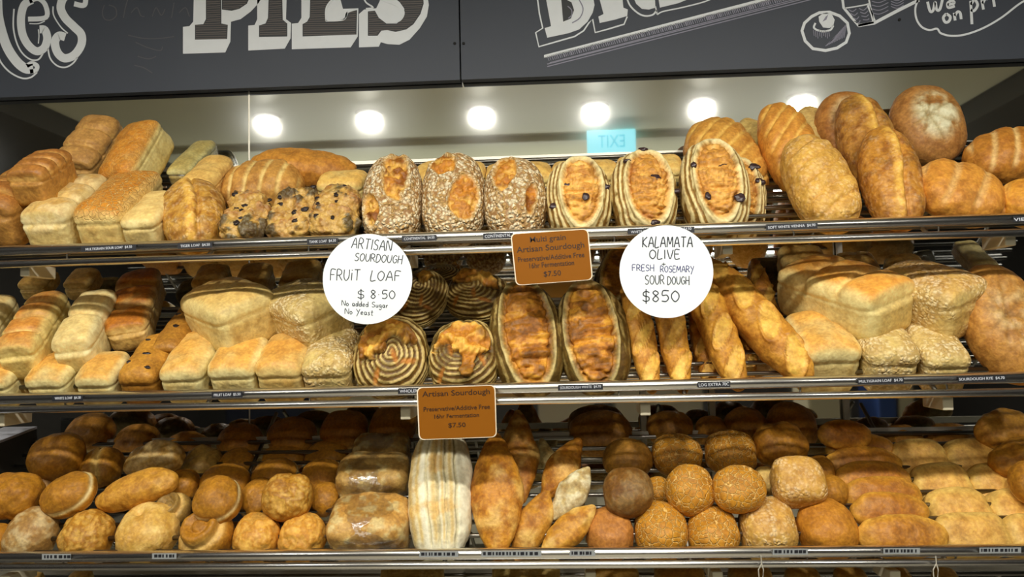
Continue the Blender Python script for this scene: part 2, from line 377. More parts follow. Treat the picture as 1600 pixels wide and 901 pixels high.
        C[:] = lin((118, 76, 40)); st = sm(np.sin(rr * 50 + nl * 7 + .8 * np.sin(3 * np.arctan2(U[:, 1] - cv, U[:, 0] - cu))), -.1, .5) * np.clip(.75 + 2.2 * nl + 1.5 * nm, .15, 1); tint((226, 196, 142), st * .9); disp += st * .0026
        x, y = U[:, 0], U[:, 1]; tl = o.get('tilt', .3); ln = y - o.get('gy', .0) - tl * x + nl * 1.0 + nm * .4 - o.get('notch', .25) * np.exp(-((x - .15) / .2) ** 2)
        rim = 1 - sm(np.hypot(x, y) + nl * .25, .74, .8); g = sm(ln, -.02, .05) * sm(w, .05, .2) * rim
        tint((206, 134, 60), g); tint((240, 184, 100), g * sm(nm, -.04, .1) * .8); tint((126, 70, 30), g * sm(nl, .03, .16) * .8); disp += g * (.006 + nm * .02 + nl * .02)
        edge = sm(ln, -.12, -.02) * (1 - g) * sm(w, .05, .2) * rim; disp -= edge * .006; tint((92, 50, 24), edge * .7)
        for (cx_, cy_, t_) in o.get('cuts', [(-.25, -.65, 1.3), (.55, -.3, .2), (.2, -.2, 2.0)]):
            xx = (x - cx_) * math.cos(t_) + (y - cy_) * math.sin(t_); yy = -(x - cx_) * math.sin(t_) + (y - cy_) * math.cos(t_)
            e = np.exp(-((xx / .2) ** 2 + (yy / .07) ** 2) ** 2) * sm(w, -.1, .1); tint((190, 120, 62), e); disp -= e * .003
        K[:, 2] = .25
    elif kind == 'batard':
        x = U[:, 0] - o.get('off', 0.0); q = np.sqrt((x / .66) ** 2 + (U[:, 1] / .93) ** 2) + nl * .14
        ins = (1 - sm(q, .95, 1.03)) * sm(w, -.05, .15)
        C[:] = lin((120, 84, 50)); tint((210, 180, 130), sm(np.sin(q * 30 + nl * 12), -.1, .6) * np.clip(.4 + 3 * nl, 0, .8))
        tint((192, 122, 54), ins); tint((232, 166, 78), ins * sm(nm + .8 * nl, .02, .16) * .7); tint((132, 78, 34), ins * sm(-nl - 1.6 * nm, .06, .24) * .5)
        ridge = np.abs(fbm(Q * np.array([18, 65, 18]), S + 4) - .5); disp += ins * (-ridge * .045 + .003); tint((118, 66, 30), ins * (1 - sm(ridge, .0, .06)) * .55)
        disp += np.exp(-((q - 1.06) / .05) ** 2) * .006 * up - np.exp(-((q - .96) / .04) ** 2) * .006 * up; K[:, 2] = .6
        tint((226, 200, 150), np.exp(-((q - 1.07) / .05) ** 2) * up * .7)
    elif kind == 'baguette':
        k = o.get('slashes', 4); K[:, 2] = .6; disp += nl * .004
        for i in range(k):
            cv = -1 + (2 * i + 1) / k * 1.0 + (0.0 if k == 1 else 0); cv = (i + .5) / k * 1.9 - .95
            yy = (U[:, 1] - cv) * b / a; xx = U[:, 0]; t_ = 1.05
            al = xx * math.cos(t_) + yy * math.sin(t_); ac = -xx * math.sin(t_) + yy * math.cos(t_)
            q = (al / (1.05 * b / a / k)) ** 2 + (ac / .42) ** 2
            e = (1 - sm(q, .7, 1.05)) * sm(w, .1, .35); tint((246, 198, 110), e * (.75 + nl)); disp += np.exp(-((q - 1.05) / .18) ** 2) * sm(w, .1, .3) * .005 - e * .001 - np.exp(-((q - .8) / .1) ** 2) * sm(w, .1, .3) * .002
        tint((160, 92, 38), sm(nl, .08, .25) * .5)
    elif kind == 'fruit':
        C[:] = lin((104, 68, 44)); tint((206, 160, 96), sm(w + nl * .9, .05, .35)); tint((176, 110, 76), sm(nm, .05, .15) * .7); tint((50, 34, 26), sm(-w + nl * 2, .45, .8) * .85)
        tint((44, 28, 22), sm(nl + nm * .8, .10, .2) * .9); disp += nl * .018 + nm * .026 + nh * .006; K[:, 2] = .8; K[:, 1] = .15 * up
    elif kind == 'rye':
        C[:] = lin(o.get('c', (176, 116, 62))); w = w + .1 * (1 - U[:, 0] ** 2) * sm(w, .2, .6)
        tint((226, 186, 134), sm(nl, -.05, .2) * .4); tint((210, 196, 160), sm(nm, .06, .16) * o.get('flour', .4)); K[:, 2] = .5; disp += nl * .008
    elif kind == 'striped':
        C[:] = lin((244, 236, 212)); x = U[:, 0] / (1 - .25 * U[:, 1] ** 2) + .06 * np.sin(U[:, 1] * 2.6 + .5) + nl * .14
        for xc, wd in ((-.62, .07), (-.12, .10), (.16, .05), (.42, .08), (-.85, .12)):
            f = np.exp(-((x - xc - .06 * nl) / wd) ** 2) * sm(w, .05, .3) * sm(1 - np.abs(U[:, 1]), .1, .3); tint((214, 170, 96), f * .75)
        for xc in (-.34, .0, .28, .58):
            f = np.exp(-((x - xc) / .035) ** 2) * sm(w, .05, .3) * sm(1 - np.abs(U[:, 1]), .08, .25); disp -= f * .008; tint((170, 140, 100), f * .45)
        tint((216, 158, 80), sm(nl, .08, .2) * .5); K[:, 2] = .15
    if o.get('dusty'): tint((225, 212, 186), sm(nl + nm, -.1, .15) * o['dusty'] * sm(w, -.1, .3))
    P = np.stack([u * a, v * b, w * c], 1) + d * disp[:, None] * min(1.0, m / .05)
    C = np.clip(C ** np.array([1.25, 1.08, 1.22]) * (1 + .5 * nm[:, None] + .3 * nh[:, None] + .35 * nl[:, None]), 0, 1)
    return P, Fc, C, np.clip(K, 0, 1)
def make_bread_mesh(name, kind, dims, seed, o):
    P, Fc, C, K = bread_shape(kind, dims, seed, o)
    me = bpy.data.meshes.new(name)
    me.vertices.add(len(P)); me.vertices.foreach_set('co', P.astype(np.float32).ravel())
    nf = len(Fc); me.loops.add(nf * 4); me.polygons.add(nf)
    me.loops.foreach_set('vertex_index', Fc.astype(np.int32).ravel())
    me.polygons.foreach_set('loop_start', np.arange(0, nf * 4, 4, dtype=np.int32))
    me.update(calc_edges=True); me.validate()
    me.polygons.foreach_set('use_smooth', np.ones(nf, bool))
    for nm_, A in (('crust', C), ('texture_kind', K)):
        at_ = me.attributes.new(nm_, 'FLOAT_COLOR', 'POINT'); at_.data.foreach_set('color', np.concatenate([A, np.ones((len(A), 1))], 1).astype(np.float32).ravel())
    me.materials.append(M['bread']); return me, P
# ------------------------------------------------------------------ shelves: pixel lines of the two front rails, at the plane of the shelf fronts
FRONT_Y, BACK_Y, MIRROR_Y = 1.79, 2.245, 2.275
SLOPE = .66
RAILS = {1: ((392, 341), (413, 363)), 2: ((623, 589), (640, 612)), 3: ((870, 859), (886, 878)), 4: ((1118, 1128), (1135, 1146))}
SH = {}
for s, (A, B) in RAILS.items():
    L0 = at(0, A[0], FRONT_Y); L1 = at(1600, A[1], FRONT_Y); B0 = at(0, B[0], FRONT_Y); B1 = at(1600, B[1], FRONT_Y)
    SH[s] = dict(A=(L0, L1), B=(B0, B1))
def line_z(seg, X): return seg[0][2] + (seg[1][2] - seg[0][2]) * (X - seg[0][0]) / (seg[1][0] - seg[0][0])
def shelf_z(s, X, Y): return line_z(SH[s]['B'], X) + .010 + np.clip(Y - FRONT_Y, -.05, 1) * SLOPE
# ------------------------------------------------------------------ placing bread: fit to its outline in the photograph, rest it on shelf or neighbours
LOW_D = cube_sphere(6)[0]
PLACED = []
def frame(ang, lean, el, az=0):
    a, l, e, z = map(math.radians, (ang, lean, el, az))
    Lx = np.array([math.cos(l) * math.cos(a), math.sin(l), math.cos(l) * math.sin(a)])
    N = np.array([math.sin(z) * math.cos(e), -math.cos(z) * math.cos(e), math.sin(e)]); N = N - Lx * (N @ Lx); N /= np.linalg.norm(N)
    W = np.cross(Lx, N); return np.stack([W, Lx, N], 1)
def fit(kind, bb, R, Y, o, dims0=None):
    """Half sizes and centre at depth Y whose outline spans the pixel box bb; length to width stays within what the kind allows."""
    p, cr, br, _ = GEO[kind]; br = o.get('br', br); cr = o.get('cr', cr)
    Ud = LOW_D * ((np.abs(LOW_D) ** p).sum(1) ** (-1 / p))[:, None]
    x0, y0, x1, y1 = bb; W_, H_ = x1 - x0, y1 - y0; ctr0 = at((x0 + x1) / 2, (y0 + y1) / 2, Y)
    def ext(r):
        a = .05; c_ = ctr0
        for _ in range(2):
            dm = np.array([a, a * r, a * cr]); q = proj((Ud * dm) @ R.T + c_); w_, h_ = np.ptp(q[:, 0]), np.ptp(q[:, 1]); a *= math.sqrt(W_ * H_ / (w_ * h_))
        return a, w_ / h_
    lo, hi = o.get('brr', BRR.get(kind, (.72, 1.4))); rs = [br * (lo * (hi / lo) ** (i / 10)) for i in range(11)] if not o.get('lock') else [br]
    best = None
    for r in rs:
        a, asp = ext(r); e = abs(math.log(asp / (W_ / H_))) + .08 * abs(math.log(r / br))
        if best is None or e < best[0]: best = (e, a, r)
    _, a, r = best; px, py = (x0 + x1) / 2, (y0 + y1) / 2; ctr = ctr0
    for it in range(4):
        dm = np.array([a, a * r, a * cr]); Pw = (Ud * dm) @ R.T + ctr; q = proj(Pw); w_ = np.ptp(q[:, 0]); h_ = np.ptp(q[:, 1]); a *= math.sqrt(W_ * H_ / (w_ * h_))
        px += ((x0 + x1) / 2 - (q[:, 0].max() + q[:, 0].min()) / 2); py += ((y0 + y1) / 2 - (q[:, 1].max() + q[:, 1].min()) / 2); ctr = at(px, py, Y)
    dm = np.array([a, a * r, a * cr]); return ctr, dm, (Ud * dm) @ R.T + ctr
BRR = {'tin': (.6, 1.25), 'baguette': (.6, 1.4), 'roll': (.85, 1.2), 'cob': (.8, 1.3), 'lump': (.7, 1.5), 'finger': (.6, 1.2), 'dinner': (.75, 1.3), 'rye': (.3, 1.3)}
def inside(Pw, it, k=.9):
    q = np.abs(((Pw - it['c']) @ it['R']) / (it['d'] * k)); return (q ** it['p']).sum(1) < 1
def overlap(s, ctr, dm, Pw, R, p, k):
    mine = dict(c=ctr, R=R, d=dm, p=p); rad = dm.max()
    for it in PLACED:
        if it['s'] != s or np.linalg.norm(it['c'] - ctr) > rad + it['d'].max(): continue
        if inside(ctr + (Pw - ctr) * k, it, k).any() or inside(it['c'] + (it['P'] - it['c']) * k, mine, k).any(): return True
    return False
def place(s, kind, bb, ang, lean, el, o):
    R = frame(ang, lean, el, o.get('az', 0)); p = GEO[kind][0]; bb = list(bb)
    xm = (bb[0] + bb[2]) / 2; A, B = RAILS[s]; ya = A[0] + (A[1] - A[0]) * xm / 1600; yb = B[0] + (B[1] - B[0]) * xm / 1600
    if bb[3] > ya - 20 and s != 4: bb[3] = yb - 3
    def clear(Y):
        ctr, dm, Pw = fit(kind, bb, R, Y, o); return (Pw[:, 2] - shelf_z(s, Pw[:, 0], Pw[:, 1])).min(), Pw[:, 1].min() - (FRONT_Y + .016), BACK_Y - Pw[:, 1].max(), (ctr, dm, Pw)
    if 'Y' in o: Y = o['Y']
    else:
        lo, hi = 1.72, 2.30
        for _ in range(14):
            mid = (lo + hi) / 2
            if clear(mid)[0] > 0: lo = mid
            else: hi = mid
        Y = lo
    for _ in range(12):
        g, f, bk, res = clear(Y)
        if bk < 0: Y += bk
        elif f < 0: Y -= f
        else: break
    g, f, bk, res = clear(Y); k = o.get('k', .86)
    if 'Y' not in o and overlap(s, *res, R, p, k):
        best = None
        for st in range(1, 34):
            for sg in (-1, 1):
                d_ = st * .006
                if sg > 0 and d_ > .035: continue
                g2, f2, b2, r2 = clear(Y + sg * d_)
                if f2 < -.001 or b2 < -.001: continue
                if not overlap(s, *r2, R, p, k): best = r2; break
            if best is not None: break
        if best is not None: res = best
    ctr, dm, Pw = res; PLACED.append(dict(s=s, c=ctr, d=dm, R=R, p=p, P=Pw)); return ctr, dm, R
NB = [0]
def bread(s, name, cat, kind, bb, ang, lean, el, label, group=None, o=None, parent=None):
    o = dict(o or {}); NB[0] += 1; seed = o.get('seed', NB[0])
    ctr, dm, R = place(s, kind, bb, ang, lean, el, o)
    me, P = make_bread_mesh(name, kind, dm, seed, o)
    ob = bpy.data.objects.new(name, me); COL.objects.link(ob)
    ob.matrix_world = Matrix.Translation(ctr) @ Matrix(R.tolist()).to_4x4()
    if parent is None: tag(ob, label, cat, group)
    else: ob.parent = parent; 
    for (pn, mat, sz, spots) in o.get('bits', []):
        for (uu, vv) in spots:                      # pieces of fruit or olive half sunk in the crust
            i = int(np.argmin(((P[:, 0] / dm[0] - uu) ** 2 + (P[:, 1] / dm[1] - vv) ** 2) + (P[:, 2] < 0) * 9))
            d6, F6 = cube_sphere(6); rg = random.Random(int(1000 * uu + 77 * vv) + seed)
            sc = np.array([sz * rg.uniform(.7, 1.6), sz * rg.uniform(.6, 1.2), sz * rg.uniform(.45, .6)])
            V = d6 * sc * (1 + .7 * (vnoise(d6 * 1.6 + 5 + 3 * uu, seed)[:, None] - .5)) + P[i] * [1, 1, .985]
            mesh_obj(pn, V, F6, M[mat], ob, True)
    if o.get('bag'):
        d6, F6 = cube_sphere(18); pw = 3.0
        V = d6 * ((np.abs(d6) ** pw).sum(1) ** (-1 / pw))[:, None] * (dm * 1.04 + .004); V = V * (1 + .05 * (fbm(V * 40 + 9, seed)[:, None] - .5))
        bg = mesh_obj('plastic_bag', V, F6, M['bag'], ob, True); bg['label'] = 'clear plastic bag'
    return ob
# ------------------------------------------------------------------ the shop around the display
def struct(name, mb, mat, label):
    o = mb.build(name, mat); tag(o, label, name.split('_')[0], None, 'structure'); return o
def ceil_x(px, py):
    d = ray(px, py); t_ = (CEIL_Z - EYE) / d[2]; return d[0] * t_
CXL, CXR = ceil_x(45, 155), ceil_x(1500, 165); CM, CH = (CXL + CXR) / 2, (CXR - CXL) / 2
ceil = MB(); ceil.box((CM, -.9, CEIL_Z + .03), (CH, 3.15, .03)); struct('ceiling', ceil, M['ceiling'], 'cream shop ceiling with round downlights, seen in the mirror')
struct('floor', MB().box((0, -.9, -.02), (4.5, 3.5, .02)), M['floor'], 'pale tiled shop floor')
struct('trim_1', MB().box(((CXL - 3.86) / 2 - .005, -.9, CEIL_Z - .02), ((CXL + 3.84) / 2, 3.15, .08)), M['ceil_dark'], 'dark lowered bulkhead left of the cream ceiling')
struct('trim_2', MB().box(((CXR + 3.86) / 2 + .005, -.9, CEIL_Z - .02), ((3.84 - CXR) / 2, 3.15, .08)), M['ceil_dark'], 'dark lowered bulkhead right of the cream ceiling')
struct('trim_3', MB().box((CM, -.02, CEIL_Z - .015), (CH - .01, .04, .02)), M['ceiling'], 'shallow bulkhead across the cream ceiling')
struct('wall_front', MB().box((0, -4.2, 1.4), (4.5, .05, 1.45)), M['wall'], 'dark shop wall across the aisle')
struct('wall_left', MB().box((-3.9, -.9, 1.4), (.05, 3.2, 1.45)), M['wall'], 'dark shop wall left of the aisle')
struct('wall_right', MB().box((3.9, -.9, 1.4), (.05, 3.2, 1.45)), M['wall'], 'dark shop wall right of the aisle')
struct('wall_back', MB().box((0, 2.36, 1.4), (4.5, .05, 1.45)), M['black'], 'dark wall carrying the mirror and chalkboard')
# mirror panels behind the shelves
seamX = at(389, 200, MIRROR_Y)[0]; e = .0025
for i, (x0, x1, lb) in enumerate(((-1.75, seamX - e, 'smudged mirror panel behind the shelves, left of the thin vertical seam'), (seamX + e, 1.75, 'wide smudged mirror panel behind the shelves, right of the thin vertical seam'))):
    o = MB().box(((x0 + x1) / 2, MIRROR_Y + .01, 1.45), ((x1 - x0) / 2, .01, .95)).build('mirror_panel', M['mirror'])
    tag(o, lb, 'mirror', 'mirror panels behind the shelves')
o = MB().box((seamX, MIRROR_Y + .011, 1.45), (e * .9, .0095, .95)).build('seam_strip', M['steel_dull']); tag(o, 'thin pale vertical joint strip between two mirror panels', 'trim')
# downlights (their lamps are set with the lights above)
wherel = ['first from the left', 'second from the left', 'third from the left', 'fourth from the left', 'fifth from the left', 'sixth from the left']
for i, lx in enumerate(LIGHT_X + FAR_X):
    inview = i < 6
    t = empty('downlight', (lx, LIGHT_Y, CEIL_Z if inview else CEIL_Z - .1))
    tag(t, ('round glowing ceiling downlight reflected in the mirror, ' + wherel[i]) if inview else 'round downlight in the dark bulkhead, ' + ('far left', 'left', 'right', 'far right')[i - 6], 'downlight', 'ceiling downlights')
    V = []; F = []; n = 32
    for k in range(n):
        an = 2 * math.pi * k / n; V += [(math.cos(an) * .048, math.sin(an) * .048, -.012), (math.cos(an) * .066, math.sin(an) * .066, -.012), (math.cos(an) * .069, math.sin(an) * .069, 0)]
    for k in range(n):
        q = (k + 1) % n; F += [(3 * k, 3 * q, 3 * q + 1, 3 * k + 1), (3 * k + 1, 3 * q + 1, 3 * q + 2, 3 * k + 2)]
    mesh_obj('lamp_rim', V, F, M['steel_dull'], t)
    V = [(math.cos(2 * math.pi * k / n) * .048, math.sin(2 * math.pi * k / n) * .048, z) for z in (-.016, -.004) for k in range(n)]
    mesh_obj('lamp_lens', V, [tuple(range(n - 1, -1, -1)), tuple(range(n, 2 * n))] + [(k, (k + 1) % n, n + (k + 1) % n, n + k) for k in range(n)], M['lamp'], t)
for i, (ax, ay) in enumerate(FILL_XY):  # made-up fixtures carrying the added ceiling fill lamps
    t = empty('fill_fixture', (ax, ay, FILL_Z)); tag(t, 'added unseen ceiling fill lamp hung over the aisle, ' + ('left', 'middle', 'right')[i] + ' of three', 'lamp', 'added fill lamps over the aisle')
    bevel(MB().box((0, 0, -.035), (.58, .17, .03)).build('fill_housing', M['steel_dull'], t), .01)
    MB().tube((0, .0, 0), (0, 0, CEIL_Z - FILL_Z), .004, 8).build('hanger', M['steel_dull'], t)
# ------------------------------------------------------------------ flat painted work on a plane, traced from the photograph
def prism(mb, pts, Y, th):
    """A flat shape of pixel outline pts on the plane Y, th thick towards the viewer."""
    P = [at(x, y, Y) for x, y in pts]; n = len(P)
    tri = tessellate_polygon([[Vector((x, -y, 0)) for x, y in pts]])
    V = [(p[0], Y - th, p[2]) for p in P] + [(p[0], Y, p[2]) for p in P]
    ar = sum(pts[i][0] * -pts[(i + 1) % n][1] - pts[(i + 1) % n][0] * -pts[i][1] for i in range(n))
    F = [tuple(t) for t in tri] + [(i, (i + 1) % n, n + (i + 1) % n, n + i) for i in range(n)]
    mb.add(V, F)
def ribbon(mb, pts, w, Y, th, closed=False, taper=False, smooth=True):
    pts = [np.array(p, float) for p in pts]
    if smooth and len(pts) > 2:
        q = []; n = len(pts); rng_ = range(n if closed else n - 1)
        for i in rng_:
            p0 = pts[(i - 1) % n] if closed or i > 0 else pts[0]; p1 = pts[i]; p2 = pts[(i + 1) % n]; p3 = pts[(i + 2) % n] if closed or i + 2 < n else p2
            for k in range(6):
                t = k / 6; q.append(.5 * ((2 * p1) + (-p0 + p2) * t + (2 * p0 - 5 * p1 + 4 * p2 - p3) * t * t + (-p0 + 3 * p1 - 3 * p2 + p3) * t ** 3))
        if not closed: q.append(pts[-1])
        pts = q
    n = len(pts); Lf = []; Rt = []
    for i in range(n):
        a = pts[(i - 1) % n] if closed or i else pts[0]; b = pts[(i + 1) % n] if closed or i < n - 1 else pts[-1]
        t = b - a; t = t / (np.linalg.norm(t) + 1e-9); nn = np.array([-t[1], t[0]])
        ww = w / 2 * (1.0 if not taper else (.35 + .65 * math.sin(math.pi * (i + .5) / n)))
        Lf.append(pts[i] + nn * ww); Rt.append(pts[i] - nn * ww)
    V = []
    for l, r in zip(Lf, Rt):
        A = at(*l, Y); B = at(*r, Y); V += [(A[0], Y - th, A[2]), (B[0], Y - th, B[2]), (A[0], Y, A[2]), (B[0], Y, B[2])]
    F = []
    for i in range(n if closed else n - 1):
        j = (i + 1) % n; F += [(4 * i, 4 * i + 1, 4 * j + 1, 4 * j), (4 * i, 4 * j, 4 * j + 2, 4 * i + 2), (4 * i + 1, 4 * i + 3, 4 * j + 3, 4 * j + 1)]
    if not closed: F += [(0, 2, 3, 1), (4 * n - 4, 4 * n - 3, 4 * n - 1, 4 * n - 2)]
    mb.add(V, F)
GL = {'A': (.7, [[(0, 0), (.35, 1), (.7, 0)], [(.12, .38), (.6, .38)]]), 'R': (.6, [[(0, 0), (0, 1), (.4, .95), (.5, .72), (.35, .52), (0, .48)], [(.2, .5), (.6, 0)]]),
      'T': (.65, [[(0, 1), (.65, 1)], [(.32, 1), (.32, 0)]]), 'I': (.15, [[(.07, 0), (.07, 1)]]), 'i': (.2, [[(.1, 0), (.1, .7)], [(.1, .9), (.1, .98)]]),
      'S': (.55, [[(.52, .88), (.3, 1), (.06, .85), (.1, .6), (.45, .42), (.5, .15), (.25, 0), (0, .1)]]), 'N': (.65, [[(0, 0), (.02, 1), (.6, .05), (.62, 1)]]),
      'O': (.65, [[(.32, 1), (.05, .75), (.03, .3), (.32, 0), (.6, .3), (.6, .75), (.32, 1)]]), 'U': (.6, [[(0, 1), (.02, .3), (.28, 0), (.55, .3), (.58, 1)]]),
      'D': (.6, [[(.02, 1), (.02, 0), (.35, .05), (.58, .4), (.5, .8), (.25, 1), (0, .98)]]), 'G': (.62, [[(.55, .85), (.3, 1), (.05, .7), (.05, .3), (.3, 0), (.58, .2), (.58, .45), (.35, .45)]]),
      'H': (.6, [[(0, 1), (0, 0)], [(.56, 1.1), (.56, -.1)], [(0, .5), (.56, .5)]]), 'F': (.55, [[(.02, 0), (.02, 1), (.55, 1)], [(.02, .55), (.42, .55)]]),
      'L': (.5, [[(.08, 1.05), (0, 0), (.5, .03)]]), 'K': (.58, [[(0, 1), (0, 0)], [(.55, 1), (.03, .48), (.58, 0)]]), 'M': (.75, [[(0, 0), (.08, 1), (.37, .3), (.66, 1), (.75, 0)]]),
      'V': (.62, [[(0, 1), (.3, 0), (.62, 1)]]), 'E': (.5, [[(.5, 1), (.02, .98), (.02, 0), (.5, .02)], [(.02, .52), (.4, .52)]]), 'Y': (.6, [[(0, 1), (.28, .5)], [(.6, 1), (.1, -.35)]]),
      '$': (.5, [[(.48, .82), (.25, .95), (.05, .78), (.1, .55), (.42, .42), (.45, .15), (.22, .02), (0, .15)], [(.25, 1.15), (.25, -.2)]]),
      '8': (.5, [[(.42, .85), (.22, 1), (.06, .8), (.25, .55), (.45, .25), (.25, 0), (.05, .2), (.22, .5), (.42, .72), (.42, .85)]]),
      '5': (.5, [[(.5, 1), (.1, 1), (.05, .58), (.35, .6), (.48, .3), (.3, .02), (0, .06)]]), '0': (.55, [[(.28, 1), (.04, .7), (.04, .3), (.28, 0), (.52, .3), (.52, .7), (.28, 1)]]),
      '.': (.25, [[(.08, .45), (.12, .5)]]), '+': (.5, [[(.25, .85), (.25, .15)], [(0, .5), (.5, .5)]]),
      'o': (.42, [[(.2, .55), (.02, .35), (.1, .03), (.3, .03), (.4, .3), (.2, .55)]]), 'a': (.45, [[(.36, .5), (.1, .52), (.02, .2), (.2, 0), (.36, .3), (.38, .5), (.36, .15), (.45, 0)]]),
      'd': (.45, [[(.36, .4), (.12, .5), (.02, .2), (.2, 0), (.36, .25), (.4, 1)], [(.39, .9), (.42, 0)]]), 'e': (.42, [[(.03, .28), (.36, .32), (.25, .55), (.04, .4), (.08, .05), (.38, .08)]]),
      'g': (.42, [[(.36, .45), (.12, .52), (.03, .2), (.22, .05), (.36, .35), (.36, -.3), (.15, -.45), (0, -.3)]]), 'r': (.34, [[(.03, .5), (.05, 0)], [(.05, .3), (.2, .5), (.34, .48)]]),
      's': (.34, [[(.32, .5), (.1, .5), (.1, .32), (.3, .2), (.22, .02), (0, .04)]]), 't': (.38, [[(.18, .9), (.15, .05), (.32, .02)], [(0, .55), (.38, .6)]]),
      'u': (.44, [[(.03, .5), (.05, .1), (.2, 0), (.36, .2), (.38, .5), (.4, 0)]]), 'y': (.44, [[(.02, .5), (.2, .15)], [(.42, .5), (.08, -.45)]]),
      'w': (.75, [[(0, .85), (.1, .1), (.25, .1), (.37, .7), (.42, .12), (.58, .08), (.75, .9)]]), 'n': (.44, [[(.03, .5), (.05, 0)], [(.05, .3), (.22, .52), (.36, .4), (.38, 0)]]),
      'p': (.45, [[(.1, .6), (.0, -.6)], [(.08, .4), (.3, .6), (.42, .3), (.2, .05), (.05, .15)]]), 'l': (.2, [[(.1, 1), (.1, 0)]])}
def hand(mb, text, x, y, hgt, wid, Y, th, lw=1.3, rot=0.0, skew=0.0):
    """Handwriting: baseline start (x, y) in pixels, cap height hgt, total width wid, rot in degrees counter-clockwise."""
    tot = sum((GL[c][0] + .18) if c != ' ' else .5 for c in text) - .18; sx = wid / tot; cx = 0; cr, sr = math.cos(math.radians(rot)), math.sin(math.radians(rot))
    for c in text:
        if c == ' ': cx += .5; continue
        gw, st = GL[c]
        for s in st:
            q = [((cx + a + skew * b) * sx, b * hgt) for a, b in s]; q = [(x + a * cr - b * sr * 1.0, y - a * sr - b * cr) for a, b in q]
            ribbon(mb, q, lw, Y, th, smooth=len(q) > 2)
        cx += gw + .18
def print_text(name, body, cx, cy, hpx, wpx, Y, mat, parent=None, rot=0.0, mirror=False, bold=.004):
    """Printed lettering centred on pixel (cx, cy), hpx high and wpx wide."""
    cu = bpy.data.curves.new(name, 'FONT'); cu.body = body; cu.align_x = 'CENTER'; cu.align_y = 'CENTER'; cu.extrude = .004; cu.offset = bold; cu.resolution_u = 3
    t = bpy.data.objects.new(name, cu); COL.objects.link(t); dg = bpy.context.evaluated_depsgraph_get(); dg.update()
    me = bpy.data.meshes.new_from_object(t.evaluated_get(dg)); bpy.data.objects.remove(t)
    n = len(me.vertices); co = np.empty(n * 3, np.float32); me.vertices.foreach_get('co', co); co = co.reshape(-1, 3)
    c0 = (co.max(0) + co.min(0)) / 2; ext = np.ptp(co, axis=0); s = Y / F_PX
    L = (co - c0) * [wpx * s / ext[0], hpx * s / ext[1], .15]; a = math.radians(rot); ctr = at(cx, cy, Y)
    X = L[:, 0] * math.cos(a) - L[:, 1] * math.sin(a); Z = L[:, 0] * math.sin(a) + L[:, 1] * math.cos(a)
    out = np.stack([ctr[0] + X, Y - L[:, 2], ctr[2] + Z], 1).astype(np.float32)
    me.vertices.foreach_set('co', out.ravel()); me.materials.clear(); me.materials.append(mat); me.update(); me.name = name
    o = bpy.data.objects.new(name, me); COL.objects.link(o)
    if parent: o.parent = parent
    return o
# ------------------------------------------------------------------ chalkboard fascia
BY = 2.24
def board(x0t, x1t, xb0, xb1, yb0, yb1, label):
    m = MB(); A = at(xb0, yb0, BY); B = at(xb1, yb1, BY)
    th = .03
    V = [(A[0], BY, A[2]), (B[0], BY, B[2]), (B[0], BY, B[2] + .48), (A[0], BY, A[2] + .48)]; V += [(x, y + th, z) for x, y, z in V]
    m.add(V, [(0, 1, 2, 3), (7, 6, 5, 4), (0, 4, 5, 1), (1, 5, 6, 2), (2, 6, 7, 3), (3, 7, 4, 0)])
    t = empty('chalkboard_sign', ((A[0] + B[0]) / 2, BY, A[2])); o = m.build('board_panel', M['board'])
    o.parent = t; o.matrix_parent_inverse = Matrix.Translation(t.location).inverted(); tag(t, label, 'sign', 'chalkboard signs above the bread'); return t
def under(o, t): o.parent = t; o.matrix_parent_inverse = Matrix.Translation(t.location).inverted(); return o
SB1 = board(0, 0, -150, 718.5, 158, 124.5, 'dark chalkboard sign with big white chalk letters ending in PIES, left half above the bread')
SB2 = board(0, 0, 721, 1760, 124.3, 85, 'dark chalkboard sign with chalk BREADS lettering, cupcake and basket drawings, right half')
W = .0006
m = MB()   # k e s
ribbon(m, [(-4, -12), (-3, 22), (3, 50), (12, 75), (26, 96), (40, 107), (52, 107)], 15, BY, W); ribbon(m, [(42, 103), (50, 99), (58, 103), (56, 110), (47, 112)], 7, BY, W)
ribbon(m, [(-6, 80), (2, 98), (16, 113), (34, 122), (48, 121), (58, 113)], 2.6, BY, W)
ribbon(m, [(50, 0), (38, 8), (33, 28), (35, 52), (44, 70), (57, 80), (69, 75), (74, 60), (70, 47), (62, 46)], 12.5, BY, W); ribbon(m, [(46, 2), (60, -2), (71, 8), (72, 27), (44, 30)], 7.5, BY, W); ribbon(m, [(46, 37), (60, 37), (70, 33)], 1.6, BY, W)
ribbon(m, [(22, 14), (21, 42), (26, 66), (35, 83), (48, 93), (60, 93), (67, 84)], 2.4, BY, W)
ribbon(m, [(112, -8), (100, -4), (95, 12), (102, 28), (116, 42), (127, 54), (127, 70), (116, 86), (101, 91), (90, 82), (86, 66), (92, 56), (102, 58)], 13, BY, W); ribbon(m, [(116, 6), (132, 8), (134, -8)], 8, BY, W)
ribbon(m, [(83, 10), (84, 24), (95, 42), (106, 52)], 2, BY, W); ribbon(m, [(75, 76), (79, 92), (90, 103), (103, 105), (114, 99), (121, 90)], 2.4, BY, W); ribbon(m, [(60, 46), (61, 56), (60, 68)], 1.6, BY, W)
under(m.build('chalk_letters', M['chalk']), SB1)
m = MB()   # P I E S white blocks
